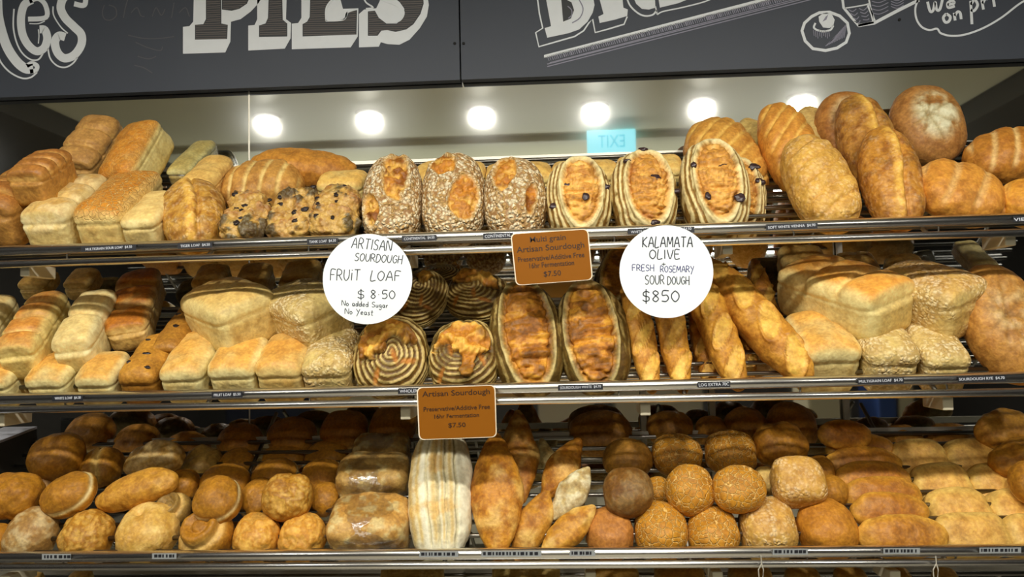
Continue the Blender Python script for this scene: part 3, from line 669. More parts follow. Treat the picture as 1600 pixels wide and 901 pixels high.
for P_ in ([(286, 42), (296, 41), (302, 34), (303, -8), (412, -8), (404, 5), (392, 18), (376, 30), (361, 34), (360, 65), (352, 82), (286, 84)],
           [(388, 40), (398, 39), (402, 30), (402, -8), (448, -8), (447, 30), (455, 36), (454, 60), (445, 76), (388, 79)],
           [(456, 77), (456, 37), (466, 36), (471, 28), (471, -8), (530, -8), (536, 14), (560, 13), (559, 57), (548, 74)],
           [(561, 74), (561, 22), (569, 15), (588, 13), (598, -8), (668, -8), (670, 8), (667, 26), (656, 44), (640, 62), (624, 70), (606, 69), (595, 66), (592, 73)]): prism(m, P_, BY, W)
under(m.build('chalk_letters', M['chalk']), SB1)
m = MB(); W2 = .0012
INN = [[(305, 39), (318, 38), (322, 30), (322, -8), (346, -8), (346, 37), (356, 39), (355, 61), (305, 62)], [(347, 15), (347, -8), (392, -8), (386, 6), (374, 14), (362, 17)],
       [(405, 58), (405, 40), (415, 37), (419, 28), (420, -8), (441, -8), (442, 31), (449, 37), (449, 57)],
       [(473, 57), (473, 38), (480, 34), (484, 27), (485, -8), (524, -8), (510, 12), (509, 33), (538, 31), (543, 24), (546, 17), (558, 16), (557, 54)],
       [(575, 56), (575, 18), (586, 17), (592, 28), (604, 37), (620, 37), (630, 28), (632, 14), (625, 4), (612, -8), (661, -8), (662, 6), (657, 22), (646, 38), (635, 46), (618, 50), (605, 47), (596, 48), (590, 56)]]
for P_ in INN: prism(m, P_, BY, W2)
under(m.build('letter_centres', M['board_ink']), SB1)
m = MB()
def hatch(m, poly, step=3.4, w=1.1, Y=BY, th=.0016):
    ys = [p[1] for p in poly]; y = max(min(ys), -6) + 2; k = 0
    while y < max(ys) - 1:
        xs = []
        for i in range(len(poly)):
            (xa, ya), (xb, yb) = poly[i], poly[(i + 1) % len(poly)]
            if (ya - y) * (yb - y) < 0: xs.append(xa + (xb - xa) * (y - ya) / (yb - ya))
        xs.sort()
        for i in range(0, len(xs) - 1, 2):
            if xs[i + 1] - xs[i] > 5: ribbon(m, [(xs[i] + 1.5, y + .4), ((xs[i] + xs[i + 1]) / 2, y + .3 * (-1) ** k), (xs[i + 1] - 1.5, y - .6)], w, Y, th)
        y += step; k += 1
for P_ in INN: hatch(m, P_)
under(m.build('hatching', M['chalk_hatch']), SB1)
m = MB()
ribbon(m, [(510, 33), (511, 11), (527, -8)], 3, BY, .002); ribbon(m, [(509, 33), (537, 31), (543, 20), (557, 15)], 2.4, BY, .002); prism(m, [(530, 26), (536, 18), (543, 16), (543, 25), (538, 31), (530, 31)], BY, .002)
ribbon(m, [(600, 20), (604, 30), (613, 33), (624, 30), (629, 20), (622, 8), (608, 2), (592, -4)], 7, BY, .002); ribbon(m, [(567, -8), (572, 4), (583, 12), (572, 14)], 2.4, BY, .002)
under(m.build('chalk_scroll', M['chalk']), SB1)
m = MB()   # faded chalk remains
for P_ in ([(163, 8), (160, 20), (164, 30), (174, 31), (182, 24), (180, 12), (170, 8)], [(200, -2), (196, 12), (193, 28)], [(205, 20), (214, 12), (220, 24), (226, 26)], [(238, 26), (244, 12), (252, 24), (258, 14)], [(268, 28), (272, 4)], [(280, 20), (290, 12), (296, 26)], [(200, 55), (225, 60), (250, 60), (272, 57)], [(212, 66), (230, 74), (250, 79), (254, 73)], [(215, 88), (232, 92), (244, 88)], [(210, 102), (225, 106), (238, 114)]): ribbon(m, P_, 1.5, BY, .0004)
under(m.build('faded_chalk', M['chalk_faint']), SB1)
def dots(pts, t):
    for (x, y) in pts:
        c = at(x, y, BY); o = MB().path([(c[0], BY + .002, c[2]), (c[0], BY - .003, c[2])], .0038, 12).build('screw', M['board_gap']); under(o, t)
dots([(710.5, 68)], SB1); dots([(724.5, 68), (1405, 31)], SB2)
m = MB()   # BREADS
ribbon(m, [(839, -8), (843, 22), (848, 44), (837, 51), (842, 73), (870, 65), (898, 57), (912, 48), (920, 36), (926, 30), (930, 51), (952, 45), (975, 38), (980, 26)], 2.3, BY, W, smooth=False)
prism(m, [(855, 59), (851, 44), (861, 41), (852, -8), (926, -8), (929, 8), (926, 20), (918, 34), (905, 46), (888, 52)], BY, W)
prism(m, [(937, 36), (935, 26), (943, 22), (935, -8), (972, -8), (974, 12), (981, 15), (980, 25), (960, 31)], BY, W)
ribbon(m, [(978, -8), (984, 8), (996, 20), (1008, 25), (1020, 23), (1026, 16)], 2.6, BY, W); prism(m, [(988, -8), (994, 6), (1003, 14), (1014, 15), (1024, 12), (1023, -8)], BY, W)
prism(m, [(1031, 12), (1028, -8), (1092, -8), (1060, 5)], BY, W); ribbon(m, [(1027, 23), (1036, 18), (1065, 12), (1100, 3), (1118, -5)], 2, BY, W); ribbon(m, [(1024, 10), (1027, 23)], 2, BY, W, smooth=False)
under(m.build('chalk_letters', M['chalk']), SB2)
m = MB()
prism(m, [(877, 0), (880, 34), (892, 29), (897, 16), (893, 4), (884, -1)], BY, W2); prism(m, [(875, -8), (893, -8), (889, -3), (877, -3)], BY, W2)
under(m.build('letter_centres', M['board_ink']), SB2)
m = MB(); ribbon(m, [(887, 10), (893, 16), (893, 24), (888, 29)], 1.5, BY, .002); ribbon(m, [(905, 0), (911, 14), (906, 28), (894, 36)], 1.6, BY, .002)
under(m.build('letter_lines', M['chalk_grey']), SB2)
m = MB()
def bl(x): return 87.5 - (x - 850) * .2545
prism(m, [(850, 86), (1210, bl(1210) - 3), (1210, bl(1210) + 2.5), (855, 89.5), (850, 90)], BY, W)
under(m.build('banner_bar', M['chalk']), SB2)
m = MB(); x = 858.0; rg = random.Random(4)
while x < 1300:
    y = bl(x); ribbon(m, [(x - 3, y + 2), (x, y + 9.5)], rg.choice([.9, 1.3, 2.0]), BY, W, smooth=False); x += rg.choice([2.6, 3.0, 3.6])
ribbon(m, [(855, 100.2), (1310, bl(1310) + 14)], 1.5, BY, W, smooth=False); ribbon(m, [(855, 104), (1310, bl(1310) + 18)], 1.5, BY, W, smooth=False); ribbon(m, [(859, 98), (1310, bl(1310) + 11)], 1.3, BY, W, smooth=False)
under(m.build('banner_hatching', M['chalk_grey']), SB2)
m = MB()   # cake on a plate, basket
ribbon(m, [(1268, 26), (1280, 20), (1296, 19), (1312, 25), (1324, 36), (1327, 52), (1322, 66), (1308, 75), (1290, 79), (1270, 76), (1258, 64), (1253, 48), (1257, 36)], 4.6, BY, W, closed=True, smooth=False)
prism(m, [(1280, 34), (1279, 26), (1286, 21), (1292, 20), (1300, 23), (1304, 31), (1302, 40), (1296, 44), (1286, 43)], BY, W); ribbon(m, [(1274, 36), (1272, 44), (1284, 49), (1297, 47), (1302, 40)], 3, BY, W)
ribbon(m, [(1316, -4), (1318, 12), (1331, 28), (1341, 40), (1364, 35), (1362, 22), (1356, 8)], 4, BY, W, smooth=False); ribbon(m, [(1341, 40), (1366, 36), (1400, 18), (1436, 0)], 5, BY, W, smooth=False); ribbon(m, [(1357, -4), (1361, 16), (1367, 33)], 2.5, BY, W); ribbon(m, [(1320, 13), (1345, 9), (1358, 6)], 2, BY, W)
under(m.build('cake_and_basket_drawing', M['chalk']), SB2)
m = MB()
prism(m, [(1285, 34), (1290, 26), (1294, 23), (1291, 31)], BY, W2)
for k in range(9): ribbon(m, [(1271 + 3 * k, 47 + (k % 3)), (1272 + 3 * k, 56 + (k * 7 % 5))], 1.0, BY, W, smooth=False)
for k in range(12): ribbon(m, [(1290 + 2.6 * k, 72 - k * 1.2), (1300 + 2 * k, 62 - 2.2 * k)], 1.1, BY, W, smooth=False)
for r_ in range(4):
    ribbon(m, [(1326 + r_ * 3, 15 + r_ * 6), (1332 + r_ * 3, 18 + r_ * 6), (1338 + r_ * 2, 14 + r_ * 6)], 1.3, BY, W); ribbon(m, [(1342 + r_ * 2, 13 + r_ * 6), (1349 + r_ * 2, 16 + r_ * 5), (1355 + r_, 11 + r_ * 6)], 1.3, BY, W)
    ribbon(m, [(1362, 2 + r_ * 6), (1374, 4 + r_ * 6), (1388, -2 + r_ * 6)], 1.2, BY, W); ribbon(m, [(1392, -2 + r_ * 4), (1402, 1 + r_ * 4), (1412, -4 + r_ * 4)], 1.2, BY, W)
under(m.build('drawing_shading', M['chalk_grey']), SB2)
m = MB()
hand(m, 'we', 1450, 20, 20, 44, BY, W, 4.2, rot=12, skew=.1); hand(m, 'on', 1474, 36, 24, 30, BY, W, 4.2, rot=12, skew=.1); hand(m, 'prl', 1516, 20, 30, 42, BY, W, 4.2, rot=14, skew=.1)
ribbon(m, [(1434, 0), (1430, 14), (1432, 30), (1440, 42), (1452, 47), (1464, 45), (1470, 52), (1486, 56), (1508, 54), (1536, 44), (1564, 28), (1590, 8), (1606, -2)], 3, BY, W)
under(m.build('chalk_note', M['chalk']), SB2)
# ------------------------------------------------------------------ shelf racks
XL, XR = -1.42, 1.42
def xline(seg, X, Y=FRONT_Y): return (X, Y, line_z(seg, X))
names = {1: 'top', 2: 'middle', 3: 'lower', 4: 'lowest'}
BRK = {1: (60, 640, 1130, 1560), 2: (22, 640, 1005, 1465), 3: (30, 922, 1115, 1385), 4: (30, 941, 1560)}
for s in (1, 2, 3, 4):
    t = empty('bread_rack', (0, FRONT_Y, line_z(SH[s]['B'], 0)))
    tag(t, f'sloping chromed wire bread rack with double front rail, {names[s]} of the display', 'shelf', 'chromed sloping bread racks')
    A, B = SH[s]['A'], SH[s]['B']
    under(MB().tube(xline(A, XL), xline(A, XR), .0118, 20).build('front_rail', M['chrome'], None, True), t)
    under(MB().tube(xline(B, XL), xline(B, XR), .0085, 20).build('lower_rail', M['chrome'], None, True), t)
    n = 13 if s == 1 else 10; YB = 2.225 if s == 1 else 2.13
    for k in range(n):
        Y = FRONT_Y + .035 + k * (YB - FRONT_Y - .035) / (n - 1)
        P = [(X, Y, line_z(B, X) + (Y - FRONT_Y) * SLOPE) for X in (XL, XR)]
        under(MB().tube(P[0], P[1], .0052, 10).build('rod', M['rod'], None, True), t)
    for X in (-1.3, -.78, -.26, .26, .78, 1.3):
        under(MB().tube((X, FRONT_Y, line_z(B, X) - .002), (X, BACK_Y, line_z(B, X) + (BACK_Y - FRONT_Y) * SLOPE - .012), .005, 8).build('support_bar', M['rod'], None, True), t)
    for X in (-1.1, -.55, .12, .5, .8, 1.2):
        under(MB().tube((X, FRONT_Y + .004, line_z(B, X)), (X, FRONT_Y + .004, line_z(A, X)), .0022, 6).build('rail_tie', M['rod'], None, True), t)
    YR = BACK_Y + .008 if s == 1 else YB + .02; zb = (YR - .008 - FRONT_Y) * SLOPE - .004
    o = MB().box((0, YR, line_z(B, 0) + zb), (XR, .006, .008)); under(o.build('back_rail', M['steel_dull']), t)
    for px in BRK[s]:
        c = at(px, RAILS[s][1][0] + (RAILS[s][1][1] - RAILS[s][1][0]) * px / 1600 + 16, 1.86)
        o = MB().box((c[0], 1.86, c[2] + .004), (.011, .05, .014)); under(bevel(o.build('shelf_bracket', M['cream']), .002), t)
# dark side cheeks at the left end of the display
P1 = at(58, 667, 2.15); P2 = at(0, 690, 2.0)
t = empty('side_panel', (P1[0], 2.0, P1[2] - .1)); tag(t, 'dark laminate side panel with grey top edge at left end of the roll shelf', 'panel')
def pl(y): return P2[2] + (P1[2] - P2[2]) * (y - P2[1]) / (P1[1] - P2[1])
def slab(name, mat, lo, hi):
    V = [(x, y, pl(y) + h) for x in (P1[0] - .09, P1[0]) for y in (1.83, 2.15) for h in (lo, hi)]
    under(MB().add(V, [(0, 1, 3, 2), (4, 6, 7, 5), (0, 4, 5, 1), (2, 3, 7, 6), (0, 2, 6, 4), (1, 5, 7, 3)]).build(name, mat), t)
slab('panel_board', M['black'], -.115, -.004); slab('panel_edge', M['grey_edge'], -.004, .002)
# uprights behind the racks
for px, lb in ((641, 'slim steel upright behind the racks, left of the tan sourdough card'), (1005, 'slim steel upright behind the racks, near the middle'), (1113, 'slim steel upright behind the racks, right of the middle'), (1322, 'slim steel upright behind the racks, towards the right')):
    X = at(px, 630, 2.262)[0]; o = MB().box((X, 2.263, 1.15), (.007, .006, .62)).build('rack_upright', M['steel_dull']); tag(o, lb, 'post', 'steel rack uprights')
# ------------------------------------------------------------------ label tapes on the rails
TAPES = [(1, 127, 213, 'MULTIGRAIN SOUR LOAF  $4.50', 0), (1, 278, 332, 'TIGER LOAF  $4.50', 0), (1, 480, 528, 'TANK LOAF  $4.30', 0), (1, 628, 682, 'CONTINENTAL  $4.50', 0), (1, 755, 801, 'CONTINENTAL', 0), (1, 981, 1085, 'WHITE & MULTIGRAIN VIENNA  $4.90', 0), (1, 1197, 1277, 'SOFT WHITE VIENNA  $4.90', 0), (1, 1583, 1630, 'VIENNA', 0),
         (2, 82, 130, 'WHITE LOAF  $4.30', 0), (2, 331, 379, 'FRUIT LOAF  $5.50', 0), (2, 622, 668, 'WHOLEMEAL', 0), (2, 872, 942, 'SOURDOUGH WHITE  $4.70', 0), (2, 1090, 1141, 'LOG EXTRA 70C', 0), (2, 1340, 1412, 'MULTIGRAIN LOAF  $4.70', 0), (2, 1497, 1571, 'SOURDOUGH RYE  $4.70', 0),
         (3, 66, 111, '', 1), (3, 238, 276, '', 1), (3, 655, 716, '', 1), (3, 752, 846, '', 1), (3, 890, 930, '', 1), (3, 1207, 1262, '', 1), (3, 1380, 1437, '', 1), (3, 1530, 1595, '', 1)]
near = ['below the white tin loaves', 'below the crumbed oval loaf', 'below the small fruit loaves', 'below the leftmost oat sourdough', 'left of the multigrain card', 'behind the Kalamata olive disc', 'below the crumbed ridged bloomer', 'at the far right end',
        'below the two steep toast loaves', 'below the second tin loaf end', 'left of the tan sourdough card', 'below the dark oval sourdough', 'below the baguettes', 'below the multigrain ends', 'below the floured rye round',
        'below the brown roll', 'below the bagel-shaped roll', 'below the white striped loaf', 'below the pointed loaf', 'below the leaning small rolls', 'below the square crumbed roll', 'below the long rolls', 'below the pull-apart slab']
for (s, xa, xb, txt, light), nr in zip(TAPES, near):
    A = RAILS[s][0]; xm = (xa + xb) / 2; y = A[0] + (A[1] - A[0]) * xm / 1600 + (1.0 if s < 3 else 0); Y = FRONT_Y - .0121
    sl_ = (A[1] - A[0]) / 1600; hh = 4.4
    m = MB(); prism(m, [(xa, y - hh - sl_ * (xm - xa)), (xb, y - hh + sl_ * (xb - xm)), (xb, y + hh + sl_ * (xb - xm)), (xa, y + hh - sl_ * (xm - xa))], Y, .0012)
    sn = names[s]
    o = m.build('label_tape', M['tape_light' if light else 'tape']); tag(o, f'narrow {"grey" if light else "black"} printed tape on the {sn} rail, {nr}', 'label', 'label tapes on the rails')
    if txt: print_text('tape_lettering', txt, xm, y, 4.8, (xb - xa) * .9, Y - .0013, M['tape_text'], o, rot=math.degrees(-sl_) - .0)
    else:
        m = MB(); rg = random.Random(xa); x = xa + 3
        while x < xb - 4:
            w_ = rg.uniform(2, 6); prism(m, [(x, y - 2.4), (x + w_, y - 2.6), (x + w_, y + 2.2), (x, y + 2.4)], Y - .0013, .0003); x += w_ + rg.uniform(1, 3.5)
        m.build('tape_lettering', M['tape'], o)
# ------------------------------------------------------------------ price cards
SY = FRONT_Y - .024
def disc(px, py, r, label, key):
    c = at(px, py, SY); s = SY / F_PX * math.hypot(*(ray(px, py)[[0, 2]] * 0 + [1, 0])); R_ = r * SY / F_PX; n = 72
    V = [(c[0] + math.cos(2 * math.pi * k / n) * R_, y, c[2] + math.sin(2 * math.pi * k / n) * R_) for y in (SY, SY + .0015) for k in range(n)]
    t = empty('price_disc', (c[0], SY, c[2])); tag(t, label, 'sign', 'round white price discs')
    o = mesh_obj('card', V, [tuple(range(n)), tuple(range(2 * n - 1, n - 1, -1))] + [(k, n + k, n + (k + 1) % n, (k + 1) % n) for k in range(n)], M['paper']); under(o, t)
    return t
t = disc(574, 435.5, 71.8, 'round white price disc handwritten ARTISAN SOURDOUGH FRUIT LOAF $8.50', 0)
m = MB(); Hh = .0005
hand(m, 'ARTISAN', 549, 387, 16, 62, SY, Hh, 1.35, rot=-5, skew=.12); hand(m, 'SOURDOUGH', 554, 407, 12, 74, SY, Hh, 1.25, rot=-3.5, skew=.12); hand(m, 'FRUiT', 516, 438, 17, 46, SY, Hh, 1.35, rot=0, skew=.1)
hand(m, 'LOAF', 579, 438, 15, 46, SY, Hh, 1.35, rot=-1, skew=.08); hand(m, '$', 559, 466, 13, 10, SY, Hh, 1.3); hand(m, '8.50', 579, 466, 13, 38, SY, Hh, 1.4, rot=-1)
hand(m, 'No added Sugar', 534, 477, 8, 72, SY, Hh, 1.0, rot=-3); hand(m, 'No Yeast', 539, 490, 8.5, 44, SY, Hh, 1.0, rot=-3)
under(m.build('handwriting', M['ink']), t)
t = disc(1041, 424, 72.2, 'round white price disc handwritten KALAMATA OLIVE FRESH ROSEMARY SOUR DOUGH $850', 1)
m = MB(); hand(m, 'KALAMATA', 1004, 386, 16, 78, SY, Hh, 1.7, rot=0, skew=.05); hand(m, 'OLIVE', 1015, 404, 14, 47, SY, Hh, 1.6); hand(m, '+', 1034, 416, 7, 6, SY, Hh, 1.1)
hand(m, 'SOUR', 1008, 444, 14, 30, SY, Hh, 1.3); hand(m, 'DOUGH', 1043, 444, 12, 34, SY, Hh, 1.3); hand(m, '$850', 1004, 471, 17, 57, SY, Hh, 1.7)
under(m.build('handwriting', M['ink']), t)
m = MB(); hand(m, 'FRESH', 988, 423, 9.5, 34, SY, Hh, 1.2); hand(m, 'ROSEMARY', 1032, 425, 9.5, 52, SY, Hh, 1.2); under(m.build('blue_handwriting', M['ink_blue']), t)
def card(cn, lines, label, glare=False):
    ctr = np.mean([c for c in cn], axis=0)
    def rr(sc, r):
        out = []; q = [ctr + (np.array(c) - ctr) * sc for c in cn]
        for i in range(4):
            p = q[i]; a = q[i - 1] - p; b = q[(i + 1) % 4] - p; a = a / np.linalg.norm(a); b = b / np.linalg.norm(b)
            P0 = p + a * r; P2 = p + b * r
            for k in range(7):
                u = k / 6; out.append(tuple((1 - u) ** 2 * P0 + 2 * u * (1 - u) * p + u * u * P2))
        return out
    Yc = SY; c3 = at(ctr[0], ctr[1], Yc); t = empty('price_card', tuple(c3)); tag(t, label, 'sign', 'tan price cards')
    m = MB(); prism(m, rr(1.0, 9), Yc, .0015); under(m.build('card_edge', M['tan_edge']), t)
    m = MB(); prism(m, rr(.972, 8.4), Yc - .0015, .0006); under(m.build('card_face', M['tan_sign']), t)
    for (tx, cx, cy, h, w, r_) in lines: under(print_text('printed_lettering', tx, cx, cy, h, w, Yc - .0022, M['tan_ink'], None, rot=r_, bold=.004), t)
    return t
card([(797.5, 365), (919, 357), (926.5, 437), (806, 446)], [('Multi grain', 856, 373.5, 11, 56, 3), ('Artisan Sourdough', 860, 387.5, 12, 106, 3), ('Preservative/Additive Free', 861, 401.5, 8, 104, 3), ('16hr Fermentation', 862, 412.5, 8, 70, 3), ('$7.50', 863, 427.5, 9.5, 27, 3)], 'tan price card reading Multi grain Artisan Sourdough $7.50 on the top rail')
card([(651, 605), (774, 601), (776.5, 682.5), (654.5, 687)], [('Artisan Sourdough', 712.5, 614.5, 11, 106, 1.5), ('Preservative/Additive Free', 713.5, 637, 7, 104, 1.5), ('16hr Fermentation', 713.5, 649, 6.5, 70, 1.5), ('$7.50', 714, 664, 8, 27, 1.5)], 'tan price card reading Artisan Sourdough, without Multi grain, on the middle rail')
# ------------------------------------------------------------------ things across the aisle, seen in the mirror
def mir(px, py, D):  # a point seen in the mirror at virtual depth D
    p = at(px, py, D); return (p[0], 2 * MIRROR_Y - D, p[2])
D = 4.45; a = mir(917, 204, D); b = mir(994, 237, D)
t = empty('exit_sign', ((a[0] + b[0]) / 2, a[1], a[2])); tag(t, 'pale cyan lit EXIT sign, its letters reversed in the mirror', 'sign')
cx, cz = (a[0] + b[0]) / 2, (a[2] + b[2]) / 2; hw, hh = (b[0] - a[0]) / 2, (a[2] - b[2]) / 2
under(bevel(MB().box((cx, a[1] - .012, cz), (hw, .012, hh)).build('sign_box', M['exit']), .003), t)
under(MB().box((cx, a[1] - .012, (a[2] + CEIL_Z) / 2), (.006, .006, max(.004, (CEIL_Z - a[2]) / 2))).build('hanger', M['steel_dull']), t)
o = print_text('exit_lettering', 'EXIT', 800, 450, 20, 42, D, M['exit_ink'], None, bold=.004)
co = np.empty(len(o.data.vertices) * 3, np.float32); o.data.vertices.foreach_get('co', co); co = co.reshape(-1, 3); c0 = (co.max(0) + co.min(0)) / 2
co = (co - c0); co = np.stack([cx - co[:, 0], a[1] + .001 - co[:, 1], cz + co[:, 2]], 1).astype(np.float32); o.data.vertices.foreach_set('co', co.ravel()); o.data.flip_normals(); under(o, t)
for nm, mat, pa, pb, D, lb in (('stand_in_block', 'blue', (1372, 612), (1404, 690), 6.0, 'blue block standing in for customer clothing in the mirror behind the long rolls'), ('stand_in_block', 'cream', (1404, 612), (1432, 690), 6.02, 'pale stand-in block beside the blue one in the mirror'),
                               ('stand_in_block', 'navy', (352, 630), (486, 700), 6.0, 'dark navy block standing in for customer clothing in the mirror behind the left rolls'), ('stand_in_block', 'cream', (486, 630), (640, 700), 6.1, 'pale stand-in block seen in the mirror behind the bagged rye'),
                               ('stand_in_block', 'steel_dull', (840, 622), (930, 690), 6.1, 'grey steel stand-in block seen in the mirror behind the small rolls'), ('stand_in_block', 'cream', (1262, 612), (1330, 660), 6.1, 'cream stand-in block seen in the mirror above the round rolls'), ('stand_in_block', 'steel_dull', (960, 612), (1100, 660), 6.12, 'grey stand-in block seen in the mirror behind the dark rolls')):
    a = mir(*pa, D); b = mir(*pb, D); x0, x1 = a[0], b[0]; zt = a[2] + .25  # plain blocks standing in for blurred shapes and blue-clothed customers in the mirror
    t = empty(nm, ((x0 + x1) / 2, a[1], 0)); tag(t, lb, 'plain_block', 'stand-in blocks across the aisle')
    under(bevel(MB().box(((x0 + x1) / 2, a[1] - .2, zt / 2), ((x1 - x0) / 2, .2, zt / 2)).build('block_body', M[mat]), .01), t)
    under(bevel(MB().box(((x0 + x1) / 2, a[1] - .2, zt + .012), ((x1 - x0) / 2 - .004, .205, .012)).build('block_top', M['steel_dull']), .004), t)
# ------------------------------------------------------------------ the bread, front pieces of each shelf first
T = 57
CATN = {'tin_loaf': 'tin loaves', 'bloomer_loaf': 'bloomers', 'sourdough_loaf': 'sourdough loaves', 'baguette': 'baguettes', 'bread_roll': 'bread rolls', 'fruit_loaf': 'fruit loaves', 'cob_loaf': 'cob loaves', 'long_roll': 'long soft rolls', 'rye_loaf': 'bagged rye loaves', 'small_baguette': 'small pointed rolls'}
SN = {1: 'top shelf', 2: 'middle shelf', 3: 'lower shelf', 4: 'lowest shelf'}
def B(s, name, kind, bb, ang, lean, el, label, **o):
    return bread(s, name, 'bread roll' if 'roll' in name else ('baguette' if name == 'baguette' else 'loaf of bread'), kind, bb, ang, lean, el, label, f'{CATN[name]} on the {SN[s]}', o)
RB = dict(cr=.95, c=(176, 112, 66), side=(196, 140, 86), end=(160, 108, 60), ribc=(240, 196, 130), rim=.2)
# ---- top shelf
B(1, 'tin_loaf', 'tin', (-36, 240, 92, 408), 91, T, 60, 'brown ribbed tin loaf at the far left end of the top shelf', ribs=5, dome=.3, **RB)
B(1, 'tin_loaf', 'tin', (46, 262, 168, 408), 91, T, 60, 'pale floury tin loaf in front, between the brown ribbed and the crackled loaf', c=(222, 176, 116), side=(238, 214, 160), ribs=3, end=(222, 182, 122), dusty=.35, cr=.95)
B(1, 'tin_loaf', 'tin', (124, 262, 254, 408), 91, T, 60, 'tiger tin loaf with crackled orange crust and pale end, front left', c=(214, 142, 68), side=(240, 214, 156), crackle=.8, end=(220, 172, 108), cr=.95)
B(1, 'tin_loaf', 'tin', (200, 286, 280, 403), 91, T, 60, 'small pale tin loaf end squeezed beside the crumbed oval loaf', c=(236, 200, 140), side=(236, 212, 160), end=(196, 160, 110), dome=.05, cr=1.0)
B(1, 'bloomer_loaf', 'split', (252, 279, 356, 392), 118, 40, 45, 'rounded crumb-coated loaf with a pale centre split, left of the dark fruit loaves', c=(206, 150, 76), flake=.25)
bt = lambda sd: [('raisin', 'fruit', .0062, [(random.Random(sd * 9 + i).uniform(-.8, .8), random.Random(sd * 5 + i * 3).uniform(-.8, .8)) for i in range(7)])]
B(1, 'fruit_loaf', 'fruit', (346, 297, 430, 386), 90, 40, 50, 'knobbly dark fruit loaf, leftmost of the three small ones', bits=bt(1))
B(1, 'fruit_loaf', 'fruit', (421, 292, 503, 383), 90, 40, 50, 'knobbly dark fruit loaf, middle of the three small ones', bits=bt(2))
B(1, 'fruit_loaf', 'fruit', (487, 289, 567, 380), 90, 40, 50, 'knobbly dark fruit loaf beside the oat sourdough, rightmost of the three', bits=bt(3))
B(1, 'sourdough_loaf', 'seeded', (566, 241, 661, 378), 92, 26, 30, 'oat-crusted sourdough with long golden split from top and small one at lower left', regs=[(.22, .35, .48, .62, .25), (-.55, -.45, .25, .42, .5)])
B(1, 'sourdough_loaf', 'seeded', (659, 240, 759, 376), 92, 26, 30, 'oat-crusted sourdough with a golden patch at upper left and a big one at lower right', regs=[(-.3, .62, .48, .34, -.5), (.38, -.22, .42, .5, -.3)])
B(1, 'sourdough_loaf', 'seeded', (757, 246, 854, 374), 92, 26, 30, 'oat-crusted sourdough with golden split at upper left and narrow one at right', regs=[(-.3, .42, .36, .55, -.25), (.5, -.28, .2, .38, -.3)])
ol = lambda *p: [('olive_piece', 'olive', .0085, list(p))]
B(1, 'sourdough_loaf', 'olive', (854, 248, 954, 368), 90, 26, 30, 'flour-striped olive sourdough with golden middle, left of the three', bits=ol((.22, -.3), (-.4, .15), (-.78, -.4), (.85, .1)), off=.08)
B(1, 'sourdough_loaf', 'olive', (954, 238, 1058, 366), 90, 26, 30, 'flour-striped olive sourdough with golden middle, centre of the three', bits=ol((.3, .12), (-.5, .55), (.05, .93), (.9, -.1), (.2, -.85)), off=.12, ru=.66)
B(1, 'sourdough_loaf', 'olive', (1061, 221, 1172, 363), 90, 26, 30, 'largest flour-banded olive sourdough with dark olives, right of the three', bits=ol((.25, .25), (-.35, -.45), (.55, -.5), (-.66, .22)), ru=.62)
B(1, 'bloomer_loaf', 'bloomer', (1221, 209, 1343, 356), 99, 32, 35, 'crumb-dusted oval loaf with five curved ridges at the front rail', c=(222, 168, 92), slashes=6, slc=(214, 156, 80), flake=.28, sla=.5, skew=-.3, brr=(.6, 1.2))
B(1, 'bloomer_loaf', 'split', (1342, 195, 1443, 354), 86, 30, 35, 'crusty brown oval loaf with pale lengthwise split, nearest the rail', c=(200, 134, 64), flake=.15)
B(1, 'bloomer_loaf', 'bloomer', (1434, 243, 1566, 347), -12, 5, 40, 'glossy golden loaf lying sideways by the rail at right', c=(214, 144, 74), slashes=3, slc=(240, 200, 150), sla=.5, br=1.6, cr=.62)
B(1, 'bloomer_loaf', 'bloomer', (1556, 279, 1680, 345), 0, 5, 40, 'orange loaf lying sideways at the far right end of the rail', c=(220, 150, 70), slashes=2)
B(1, 'sourdough_loaf', 'olive', (1118, 250, 1197, 345), 86, 26, 30, 'smaller flour-striped olive sourdough tucked behind the largest one', bits=ol((.5, .6), (.7, .2)), Y=1.96)
B(1, 'bloomer_loaf', 'bloomer', (1068, 184, 1201, 330), 108, 28, 35, 'golden bloomer with slanting pale slashes behind the largest olive sourdough', c=(214, 152, 84), slashes=6, skew=-.5, Y=2.10)
B(1, 'bloomer_loaf', 'bloomer', (1184, 160, 1290, 318), 100, 28, 35, 'tall golden bloomer with diagonal pale slashes, leaning behind the ridged crumb loaf', c=(220, 150, 80), slashes=6, skew=-.5, Y=2.05)
B(1, 'bloomer_loaf', 'split', (1303, 149, 1412, 310), 94, 26, 35, 'crusty dark-mottled oval loaf leaning behind the split one', c=(196, 136, 74), flake=.12, Y=2.03)
B(1, 'cob_loaf', 'cob', (1272, 140, 1372, 262), 80, 20, 30, 'round glossy cob with floured middle behind the crusty loaves', c=(196, 130, 80), flour=.6, Y=2.16)
B(1, 'cob_loaf', 'cob', (1388, 133, 1511, 262), 90, 20, 30, 'large round brown cob with a floury leaf-cut top, highest at right', c=(192, 132, 86), flour=1.0, Y=2.14)
B(1, 'bloomer_loaf', 'bloomer', (1504, 200, 1650, 292), 8, 5, 40, 'glossy brown loaf with pale slashes behind, at the right end', c=(200, 130, 66), slashes=4, slc=(244, 204, 150), Y=2.04)
B(1, 'bloomer_loaf', 'bloomer', (1152, 178, 1222, 300), 100, 30, 35, 'pale loaf mostly hidden between two slashed bloomers', c=(220, 184, 124), slashes=1, Y=2.18)
B(1, 'bloomer_loaf', 'bloomer', (1248, 158, 1320, 280), 100, 30, 35, 'pale loaf edge hidden left of the glossy round cob', c=(226, 188, 130), slashes=1, Y=2.19)
